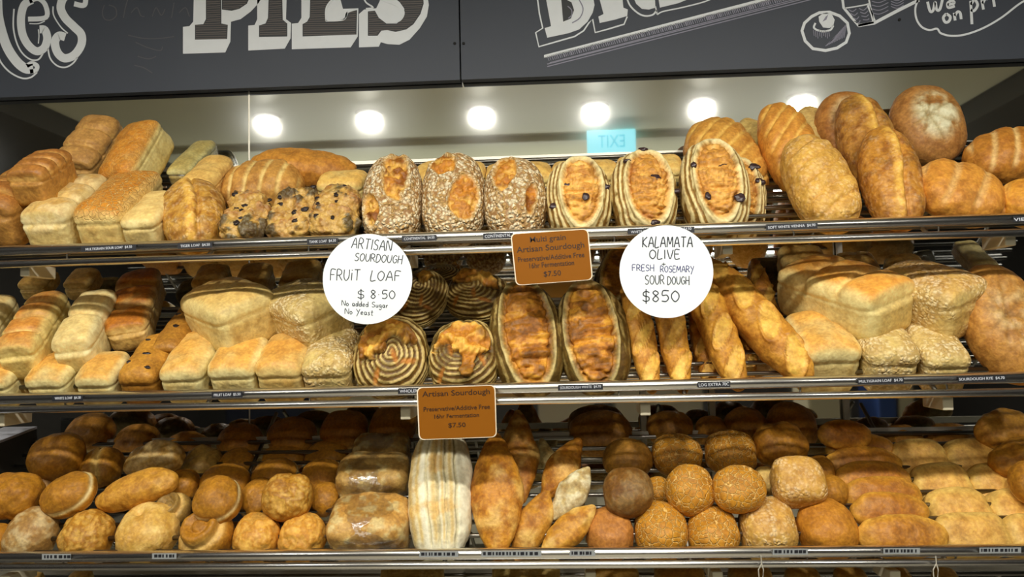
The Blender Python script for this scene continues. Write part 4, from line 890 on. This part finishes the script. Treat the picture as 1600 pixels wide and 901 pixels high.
B(1, 'tin_loaf', 'tin', (20, 228, 112, 330), 91, T, 60, 'brown ribbed tin loaf behind the far left one', ribs=4, br=1.6, **RB)
B(1, 'tin_loaf', 'tin', (92, 177, 196, 300), 80, 34, 50, 'pinkish brown ribbed loaf piled at the top left', ribs=3, c=(206, 150, 98), side=(206, 156, 106), end=(196, 146, 96), ribc=(244, 200, 130), rim=.2, dome=.3, br=1.35, cr=.85)
B(1, 'tin_loaf', 'tin', (158, 187, 272, 310), 80, 32, 50, 'orange topped tin loaf with pale side piled high at left', c=(214, 144, 72), side=(240, 218, 158), crackle=.25, rim=.1, az=-22, dome=.22, br=1.3, cr=.85)
B(1, 'tin_loaf', 'tin', (290, 238, 362, 330), 80, 50, 55, 'smooth pale tan tin loaf behind the crumb-coated split loaf', c=(230, 184, 118), side=(232, 194, 134), dome=.35, rim=.3, br=1.4)
B(1, 'bloomer_loaf', 'bloomer', (346, 248, 476, 340), 6, 8, 45, 'tan bloomer with broad pale bands behind the fruit loaves', c=(204, 146, 88), slashes=5, skew=.2, slc=(244, 212, 150), Y=2.06, cr=.75)
B(1, 'bloomer_loaf', 'bloomer', (392, 229, 558, 296), -6, 3, 50, 'long smooth brown bloomer lying sideways behind the fruit loaves', c=(204, 138, 72), slashes=0, br=2.6, sla=0, Y=2.12)
B(1, 'tin_loaf', 'tin', (270, 213, 334, 300), 80, 50, 55, 'pale loaf in a clear bag at the back left', c=(196, 172, 120), side=(210, 196, 150), bag=1, dome=.35, Y=2.17)
for i, (xa, xb, yt, lb) in enumerate(((496, 578, 267, 'pale topped loaf lying behind the third fruit loaf'), (640, 768, 256, 'pale loaf lying behind the gap of the first two oat sourdoughs'), (756, 866, 256, 'pale loaf lying behind the third oat sourdough'), (860, 968, 252, 'pale loaf lying behind the first olive sourdough'), (962, 1070, 244, 'pale loaf lying behind the second olive sourdough'))):
    B(1, 'tin_loaf', 'tin', (xa, yt, xb, yt + 62), 0, 0, 57, lb, c=(236, 188, 116), side=(240, 210, 148), br=1.3, cr=.8, rim=.3, Y=2.10 if i else 2.05, dome=.2)
B(1, 'bloomer_loaf', 'bloomer', (-40, 276, 26, 330), 20, 10, 45, 'pale brown loaf edge behind the ribbed loaves at the left frame', c=(214, 168, 110), slashes=1, Y=2.16)
# ---- middle shelf
WT = dict(cr=.98, side=(240, 222, 170), c=(226, 168, 98))
B(2, 'tin_loaf', 'tin', (-48, 560, 62, 640), 91, T, 60, 'pale tin loaf end under the leaning loaves, leftmost on its shelf', **WT)
B(2, 'tin_loaf', 'tin', (36, 556, 146, 640), 91, T, 60, 'pale tin loaf end beneath the toasted steep loaf', **WT)
B(2, 'tin_loaf', 'tin', (113, 554, 218, 640), 91, T, 60, 'pale tin loaf end beneath the white steep loaf', **WT)
B(2, 'fruit_loaf', 'tin', (186, 526, 292, 640), 91, T, 60, 'glossy brown raisin loaf with rounded top at the rail', c=(196, 136, 66), side=(164, 108, 52), end=(146, 90, 40), dome=.35, rim=0, cr=.95, bits=[('raisin', 'fruit', .0055, [(.1, -.2), (-.3, .4), (.5, -.7), (.3, .6), (-.5, -.5)])])
B(2, 'tin_loaf', 'tin', (251, 520, 358, 640), 91, T, 60, 'golden topped tin loaf right of the raisin loaf', **WT)
B(2, 'tin_loaf', 'tin', (327, 524, 428, 640), 91, T, 60, 'golden topped tin loaf under the big leaning tin loaf', **WT)
B(2, 'tin_loaf', 'tin', (401, 522, 498, 635), 91, T, 60, 'golden topped tin loaf left of the multigrain end', c=(222, 160, 90), side=(236, 204, 146), end=(200, 146, 80), cr=.98)
MG = dict(cr=.95, c=(222, 190, 130), side=(222, 194, 140), flake=.55, end=(214, 182, 130))
B(2, 'tin_loaf', 'tin', (472, 516, 568, 632), 91, T, 60, 'speckled multigrain tin loaf end left of the ringed rounds', **MG)
B(2, 'sourdough_loaf', 'banneton', (553, 496, 671, 622), 90, 26, 35, 'round ring-marked sourdough with golden burst, left at the rail', cen=(.12, -.12), gy=.05, tilt=.35)
B(2, 'sourdough_loaf', 'banneton', (671, 501, 782, 616), 90, 26, 35, 'round ring-marked sourdough with wide golden top, right at the rail', cen=(-.1, .15), gy=-.12, tilt=-.1, notch=-.4, cuts=[(-.35, .05, 1.9), (-.6, -.6, 1.1), (.55, -.2, 2.0)])
B(2, 'sourdough_loaf', 'batard', (764, 442, 884, 612), 98, 26, 32, 'long oval sourdough with open golden crust and pale rim beside the rounds', off=.02)
B(2, 'sourdough_loaf', 'batard', (869, 441, 986, 610), 96, 26, 32, 'darker long oval sourdough left of the baguettes', off=-.08, seed=202)
B(2, 'baguette', 'baguette', (970, 410, 1030, 604), 97, 32, 40, 'baguette standing below the left part of the Kalamata disc', slashes=4)
B(2, 'baguette', 'baguette', (1018, 400, 1080, 612), 94, 32, 40, 'baguette standing behind the middle of the Kalamata disc', slashes=4, c=(208, 144, 66))
B(2, 'baguette', 'baguette', (1072, 400, 1164, 606), 103, 32, 40, 'baguette slanting out from the right side of the Kalamata disc', slashes=4, c=(212, 148, 70), br=3.2)
B(2, 'baguette', 'baguette', (1106, 386, 1258, 604), 122, 34, 40, 'largest baguette slanting down to the right beside the white tin loaves', slashes=4, c=(210, 146, 72), br=3.6)
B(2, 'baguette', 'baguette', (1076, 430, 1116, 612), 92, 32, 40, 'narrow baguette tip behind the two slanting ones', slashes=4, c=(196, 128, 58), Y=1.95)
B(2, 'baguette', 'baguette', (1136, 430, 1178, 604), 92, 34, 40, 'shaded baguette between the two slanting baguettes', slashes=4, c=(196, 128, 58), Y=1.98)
B(2, 'tin_loaf', 'tin', (1216, 492, 1348, 605), 97, T, 60, 'golden topped white tin loaf under the big one, right side', **WT)
B(2, 'tin_loaf', 'tin', (1318, 496, 1436, 602), 91, T, 60, 'pitted multigrain tin loaf end, middle of the three at right', **MG)
B(2, 'tin_loaf', 'tin', (1400, 500, 1516, 600), 91, T, 60, 'grainy tin loaf end beside the floured round', **MG)
B(2, 'cob_loaf', 'cob', (1498, 405, 1640, 605), 96, 24, 30, 'large floured brown cob at the right end of the middle shelf', c=(196, 136, 80), flour=.3, br=1.3)
B(2, 'tin_loaf', 'tin', (0, 450, 112, 600), 104, 53, 50, 'toasted steeply leaning tin loaf with three brown stripes', ribs=4, c=(216, 144, 80), side=(240, 214, 150), cr=1.1)
B(2, 'tin_loaf', 'tin', (86, 446, 190, 592), 103, 53, 50, 'white steeply leaning tin loaf beside the toasted one', c=(238, 206, 148), side=(242, 228, 182), ribs=2, cr=1.1)
B(2, 'tin_loaf', 'tin', (-62, 446, 24, 592), 103, 53, 50, 'pale steep tin loaf cut by the left frame', c=(226, 190, 136), side=(236, 216, 168), cr=1.1)
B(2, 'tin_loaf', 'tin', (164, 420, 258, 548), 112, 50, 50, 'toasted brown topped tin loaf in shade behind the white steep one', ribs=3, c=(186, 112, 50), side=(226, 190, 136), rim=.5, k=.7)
B(2, 'fruit_loaf', 'tin', (238, 482, 326, 570), 91, T, 60, 'glossy brown raisin loaf behind the front one', c=(180, 122, 60), side=(150, 98, 48), dome=.5, rim=0, bits=[('raisin', 'fruit', .0055, [(.1, -.2), (-.3, .4)])])
B(2, 'tin_loaf', 'tin', (286, 434, 438, 560), 162, 38, 60, 'big pale tin loaf set cornerwise on the golden topped loaves', c=(226, 184, 122), side=(236, 212, 156), cr=.8, k=.8)
B(2, 'tin_loaf', 'tin', (412, 436, 552, 556), 161, 38, 60, 'big speckled multigrain loaf beside the round fruit loaf disc', k=.8, **{**MG, 'cr': .8})
B(2, 'tin_loaf', 'tin', (1220, 396, 1422, 540), 150, 50, 60, 'big white tin loaf with golden ribbed top, right side of shelf', c=(234, 164, 88), side=(238, 216, 160), ribs=3, cr=.72, k=.8, br=2.6)
B(2, 'tin_loaf', 'tin', (1372, 402, 1536, 542), 147, 50, 60, 'big pitted multigrain loaf beside the floured cob', cr=.8, k=.8, c=(222, 170, 104), side=(222, 190, 132), flake=.5)
B(2, 'sourdough_loaf', 'banneton', (614, 422, 699, 512), 60, 20, 5, 'shaded ring-marked round behind the fruit loaf disc', cen=(-.2, .2), gy=.5, Y=2.0)
B(2, 'sourdough_loaf', 'banneton', (692, 425, 806, 508), 60, 20, 60, 'shaded ring-marked round lying flat under the multigrain card', cen=(-.1, .1), gy=.0, Y=2.02, cr=.62)
B(2, 'sourdough_loaf', 'banneton', (652, 412, 726, 452), 0, 10, 60, 'small dark ring-marked round at the very back', gy=.7, Y=2.18, cr=.5)
B(2, 'sourdough_loaf', 'batard', (930, 384, 1000, 480), 70, 26, 32, 'dark crusty loaf in shade left of the Kalamata disc', seed=77, Y=2.1)
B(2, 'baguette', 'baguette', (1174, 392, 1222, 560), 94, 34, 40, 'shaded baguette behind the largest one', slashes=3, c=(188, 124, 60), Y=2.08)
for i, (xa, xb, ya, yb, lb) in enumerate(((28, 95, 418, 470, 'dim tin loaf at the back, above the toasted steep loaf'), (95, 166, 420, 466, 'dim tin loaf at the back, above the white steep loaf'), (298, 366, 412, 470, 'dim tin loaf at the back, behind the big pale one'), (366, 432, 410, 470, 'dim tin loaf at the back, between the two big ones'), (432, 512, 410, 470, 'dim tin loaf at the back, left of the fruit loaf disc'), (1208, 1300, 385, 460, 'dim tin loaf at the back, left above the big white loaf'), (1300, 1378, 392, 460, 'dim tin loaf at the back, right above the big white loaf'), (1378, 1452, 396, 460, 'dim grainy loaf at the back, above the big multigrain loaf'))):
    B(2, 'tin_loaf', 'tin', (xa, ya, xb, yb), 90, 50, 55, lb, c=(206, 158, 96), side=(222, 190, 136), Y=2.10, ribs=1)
B(2, 'tin_loaf', 'tin', (1486, 376, 1562, 440), 100, 50, 55, 'pale loaf in clear plastic at the back right', c=(214, 190, 140), side=(226, 206, 160), bag=1, Y=2.12)
# ---- lower shelf
R1 = dict(c=(212, 146, 66)); 
def roll(bb, label, kind='roll', ang=0, lean=0, el=50, name='bread_roll', **o):
    q = dict(c=(176, 116, 48)); q.update(o); return B(3, name, kind, bb, ang, lean, el, label, **q)
roll((-30, 806, 14, 880), 'golden roll cut by the left frame at the lower rail', seed=5)
roll((3, 789, 94, 884), 'dull brown floury-topped roll at the rail, far left', c=(176, 128, 84), dusty=.35)
roll((87, 794, 183, 882), 'golden roll at the rail, between the dull brown and bagel-shaped ones', st='wrinkle')
roll((179, 784, 282, 884), 'pale gold bagel-shaped roll with a dimple at lower left', st='bagel', c=(214, 160, 86), flake=.1)
roll((279, 794, 368, 880), 'knotted golden roll with curled ridge', st='knot')
roll((364, 796, 438, 876), 'wrinkled golden roll at the rail, left of its twin', st='wrinkle', c=(210, 144, 68))
roll((433, 799, 511, 876), 'wrinkled golden roll at the rail beside the bagged rye', st='wrinkle', c=(210, 144, 68))
B(3, 'rye_loaf', 'rye', (512, 768, 642, 874), 0, 0, 55, 'square brown rye loaf in clear plastic, nearest the rail', bag=1, br=1.15, c=(196, 142, 84), flour=.5)
B(3, 'rye_loaf', 'striped', (637, 668, 740, 874), 93, 30, 32, 'long white floury loaf with tan lengthwise stripes', res=56)
B(3, 'bloomer_loaf', 'point', (735, 672, 817, 868), 93, 30, 32, 'long pointed golden loaf with pale shoulder beside the striped white one', c=(204, 134, 56))
B(3, 'small_baguette', 'point', (795, 762, 868, 868), 62, 24, 32, 'small golden roll leaning right, with pale split', c=(202, 138, 66), lock=1)
B(3, 'small_baguette', 'point', (846, 782, 928, 868), 40, 16, 32, 'small golden roll leaning right at the rail, second from the pointed loaf', c=(206, 142, 64), lock=1)
roll((916, 792, 991, 870), 'pinkish brown smooth roll under the dark rye roll', c=(190, 122, 72))
CK = dict(crackle=.8, c=(200, 134, 54))
roll((991, 783, 1074, 872), 'crackle-topped tiger roll at the rail, left one', **CK)
roll((1073, 790, 1156, 872), 'crackle-topped tiger roll at the rail, right one', **CK)
roll((1153, 776, 1248, 872), 'square crumb-coated roll at the rail', kind='dinner', flake=.5, c=(222, 172, 96))
roll((1244, 778, 1341, 872), 'round smooth golden roll at the rail beside the long rolls', c=(194, 126, 56))
LR = dict(kind='finger', ang=0, lean=0, el=24, name='long_roll', br=1.75, cr=.62, brr=(.7, 1.5), k=.7, c=(210, 150, 72))
roll((1338, 802, 1480, 872), 'long soft golden roll nearest the rail, paler than the rest', **{**LR, 'c': (224, 166, 86)})
roll((1328, 768, 1454, 832), 'long soft golden roll, second up from the rail', Y=1.9, **LR)
roll((1316, 743, 1442, 806), 'long soft golden roll, third up from the rail', Y=1.945, **LR)
roll((1304, 718, 1424, 780), 'long soft golden roll, fourth up from the rail', Y=1.99, **LR)
roll((1290, 696, 1408, 756), 'long soft golden roll, fifth up from the rail', Y=2.035, **LR)
roll((1290, 676, 1398, 732), 'long soft golden roll, sixth up from the rail', Y=2.078, **LR)
roll((1278, 655, 1360, 704), 'dark shaded long roll at the back of the long roll column', **LR)
SLB = empty('pull_apart_rolls', tuple(at(1540, 800, 1.95))); bpy.context.view_layer.update()
tag(SLB, 'joined slab of soft pale pull-apart rolls at the right end', 'bread roll')
for row, (xs, y0, y1, yy) in enumerate((((1466, 1570, 1674), 802, 876, 1.87), ((1452, 1546, 1640), 760, 842, 1.935), ((1428, 1514, 1602), 724, 804, 2.0), ((1398, 1476, 1556), 687, 762, 2.065))):
    for c_ in range(2):
        y0, y1 = y0 - (0 if c_ else 3), y1
        ob = bread(3, 'soft_roll', '', 'dinner', (xs[c_] - 12, y0, xs[c_ + 1] + 12, y1 + 12), 3, 0, 30, None, None, dict(c=(226, 182, 112), under=(244, 220, 172), ul=.05, cr=.66, br=1.35, brr=(.7, 1.6), k=.75, res=26, Y=yy), parent=SLB)
        ob.parent = SLB; ob.matrix_parent_inverse = SLB.matrix_world.inverted()
roll((1590, 800, 1670, 872), 'pale roll cut by the right frame beside the slab', c=(224, 170, 96))
roll((1572, 720, 1650, 790), 'golden roll cut by the right frame, above the slab corner')
roll((1546, 680, 1640, 742), 'golden shaded roll right of the slab top', kind='lump', ang=20)
roll((1522, 640, 1620, 704), 'dim long roll at the back right corner', kind='lump', ang=10, c=(200, 140, 70))
# second layer
roll((-30, 741, 67, 812), 'golden roll resting at the left frame above the rail row', kind='lump')
roll((60, 737, 154, 810), 'golden roll with pale split edge on the right, above the rail row', st='rim', ang=20)
roll((148, 733, 282, 800), 'long oval golden roll tilted up to the right', kind='bloomer', ang=16, lean=5, slashes=1, sla=.3, c=(206, 146, 70))
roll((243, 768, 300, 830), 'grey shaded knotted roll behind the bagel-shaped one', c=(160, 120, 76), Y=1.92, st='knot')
roll((300, 743, 380, 822), 'golden roll with pale cap behind the knotted one', st='rim')
roll((408, 736, 492, 814), 'round golden roll perched on the wrinkled pair', el=35, st='wrinkle')
roll((376, 744, 436, 816), 'golden roll left of the perched round one', st='rim', Y=1.97)
roll((486, 748, 530, 812), 'golden roll edge beside the bagged rye', Y=1.96)
B(3, 'rye_loaf', 'rye', (524, 708, 644, 790), 0, 0, 55, 'square brown rye loaf in clear plastic, middle one', bag=1, br=1.15, c=(176, 130, 80), Y=1.99)
B(3, 'rye_loaf', 'rye', (548, 678, 646, 742), 0, 0, 55, 'square brown rye loaf in clear plastic, rearmost', bag=1, br=1.15, c=(170, 124, 74), Y=2.10)
B(3, 'bloomer_loaf', 'point', (783, 640, 842, 790), 94, 34, 32, 'golden shaded long loaf behind the pointed one', c=(196, 126, 54), Y=2.0)
B(3, 'bloomer_loaf', 'point', (828, 683, 870, 760), 94, 34, 32, 'pale floury small loaf end behind the leaning rolls', c=(216, 190, 140), Y=2.06)
B(3, 'small_baguette', 'point', (852, 734, 934, 806), 52, 20, 32, 'floury grey-white small roll leaning right', c=(206, 178, 134), lock=1, dusty=.8)
B(3, 'small_baguette', 'point', (834, 690, 922, 776), 56, 24, 32, 'golden small roll leaning right, rearmost of the leaning ones', c=(200, 130, 54), lock=1)
roll((942, 728, 1019, 810), 'dark rye roll dusted with flour', el=35, c=(134, 84, 48), dusty=.10)
roll((1039, 724, 1117, 806), 'crackled tiger roll, left of the middle pair', el=35, **CK)
roll((1113, 726, 1197, 802), 'crackled tiger roll, right of the middle pair', el=35, **CK)
roll((1012, 738, 1046, 796), 'crackled roll edge between dark rye and tiger rolls', Y=1.95, **CK)
roll((1202, 712, 1292, 796), 'square crumb-coated roll stacked above the other', kind='dinner', flake=.45, c=(216, 162, 88), el=38)
roll((1276, 738, 1322, 800), 'golden roll edge behind the round smooth one', Y=1.94)
roll((1262, 708, 1302, 762), 'shaded golden roll left of the long rolls', Y=2.0)
# third layer
roll((41, 676, 135, 752), 'golden roll lit on its lower half, topmost at far left', ang=10, el=35, st='')
roll((40, 722, 90, 780), 'pinkish roll edge under the topmost left roll', c=(200, 150, 110), Y=1.99)
roll((122, 698, 196, 764), 'golden roll behind the tilted oval, left', Y=2.02, st='cut')
roll((194, 688, 293, 750), 'grey-brown crusty roll with sharp pale edge', kind='lump', c=(196, 150, 92), ang=10, dusty=.3)
roll((257, 728, 308, 794), 'shaded pale roll between the crusty and capped rolls', Y=1.99, kind='lump')
roll((310, 724, 392, 784), 'golden roll behind the capped one', Y=2.00)
roll((282, 698, 350, 752), 'dim roll with torn edge behind', c=(178, 136, 80), Y=2.08, kind='lump')
roll((394, 714, 468, 776), 'golden roll with pale rim, above the perched round one', Y=2.03, st='rim')
roll((470, 716, 538, 774), 'golden roll with pale rim left of the middle rye', Y=2.02, st='rim')
roll((408, 692, 476, 742), 'dim golden roll behind the pale-rimmed pair, left', Y=2.12)
roll((474, 688, 546, 742), 'dim golden roll behind the pale-rimmed pair, right', Y=2.12)
roll((342, 700, 400, 756), 'dim golden roll left of the pale-rimmed pair', Y=2.09)
roll((942, 684, 1019, 750), 'dull golden roll behind the dark rye roll', Y=2.04, c=(184, 126, 64))
roll((1017, 677, 1099, 745), 'crackled tiger roll in the third row, left', Y=2.04, **CK)
roll((1099, 671, 1184, 745), 'crackled tiger roll in the third row, right', Y=2.04, **CK)
roll((1176, 661, 1264, 732), 'large golden roll behind the square crumbed one', kind='lump', Y=2.03)
roll((1178, 724, 1214, 780), 'pale roll edge between tiger and crumbed rolls', Y=1.97, c=(220, 180, 120))
# back row in shade
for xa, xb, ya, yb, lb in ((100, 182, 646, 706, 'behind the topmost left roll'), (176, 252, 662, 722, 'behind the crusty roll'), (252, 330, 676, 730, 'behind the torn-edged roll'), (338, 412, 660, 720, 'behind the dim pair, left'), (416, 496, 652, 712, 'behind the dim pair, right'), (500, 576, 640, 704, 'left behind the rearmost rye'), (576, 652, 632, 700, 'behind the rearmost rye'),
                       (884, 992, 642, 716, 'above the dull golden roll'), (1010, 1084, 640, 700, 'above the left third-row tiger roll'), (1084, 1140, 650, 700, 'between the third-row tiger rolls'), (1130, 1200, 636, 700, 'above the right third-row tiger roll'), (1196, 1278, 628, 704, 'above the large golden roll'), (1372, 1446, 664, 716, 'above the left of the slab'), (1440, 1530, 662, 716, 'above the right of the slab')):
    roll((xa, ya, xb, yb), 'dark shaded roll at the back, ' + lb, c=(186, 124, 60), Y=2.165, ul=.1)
# ---- lowest shelf, tops just in view
def low(xa, xb, yt, lb, kind='tin', **o): B(4, 'tin_loaf', kind, (xa, yt, xb, yt + 88), 91, T, 60, lb, **o)
low(556, 728, 884, 'rough pale loaf top under the lower rail, left of two', c=(226, 192, 130), side=(226, 192, 130), flake=.2)
low(732, 912, 883, 'rough pale loaf top under the lower rail, right of two', c=(226, 192, 130), side=(226, 192, 130), flake=.2)
for xa, xb, lb in ((0, 70, 'at far left'), (72, 150, 'second from left'), (916, 1010, 'right of the rough pale pair'), (1010, 1120, 'dark, left of the row of ends'), (1130, 1222, 'first of the right row'), (1224, 1298, 'second of the right row'), (1300, 1374, 'third of the right row'), (1376, 1450, 'fourth of the right row'), (1452, 1526, 'fifth of the right row')):
    low(xa, xb, 891 if xa < 900 else 887, 'tin loaf top just showing under the lower rail, ' + lb, c=(222, 168, 100), side=(226, 192, 136))
# cable ties hanging from the lower rail
for px, lb in ((1189, 'loop of thin pale tie hanging from the lower rail, left of two'), (1462, 'loop of thin pale tie hanging from the lower rail, right of two')):
    pts = [at(px + dx, y, FRONT_Y - .012) for dx, y in ((0, 868), (1, 880), (-4, 890), (-3, 902), (3, 902), (4, 890), (1, 880))]
    o = MB().path(pts, .0012, 6).build('cable_tie', M['cable']); tag(o, lb, 'cable tie', 'cable ties on the lower rail')
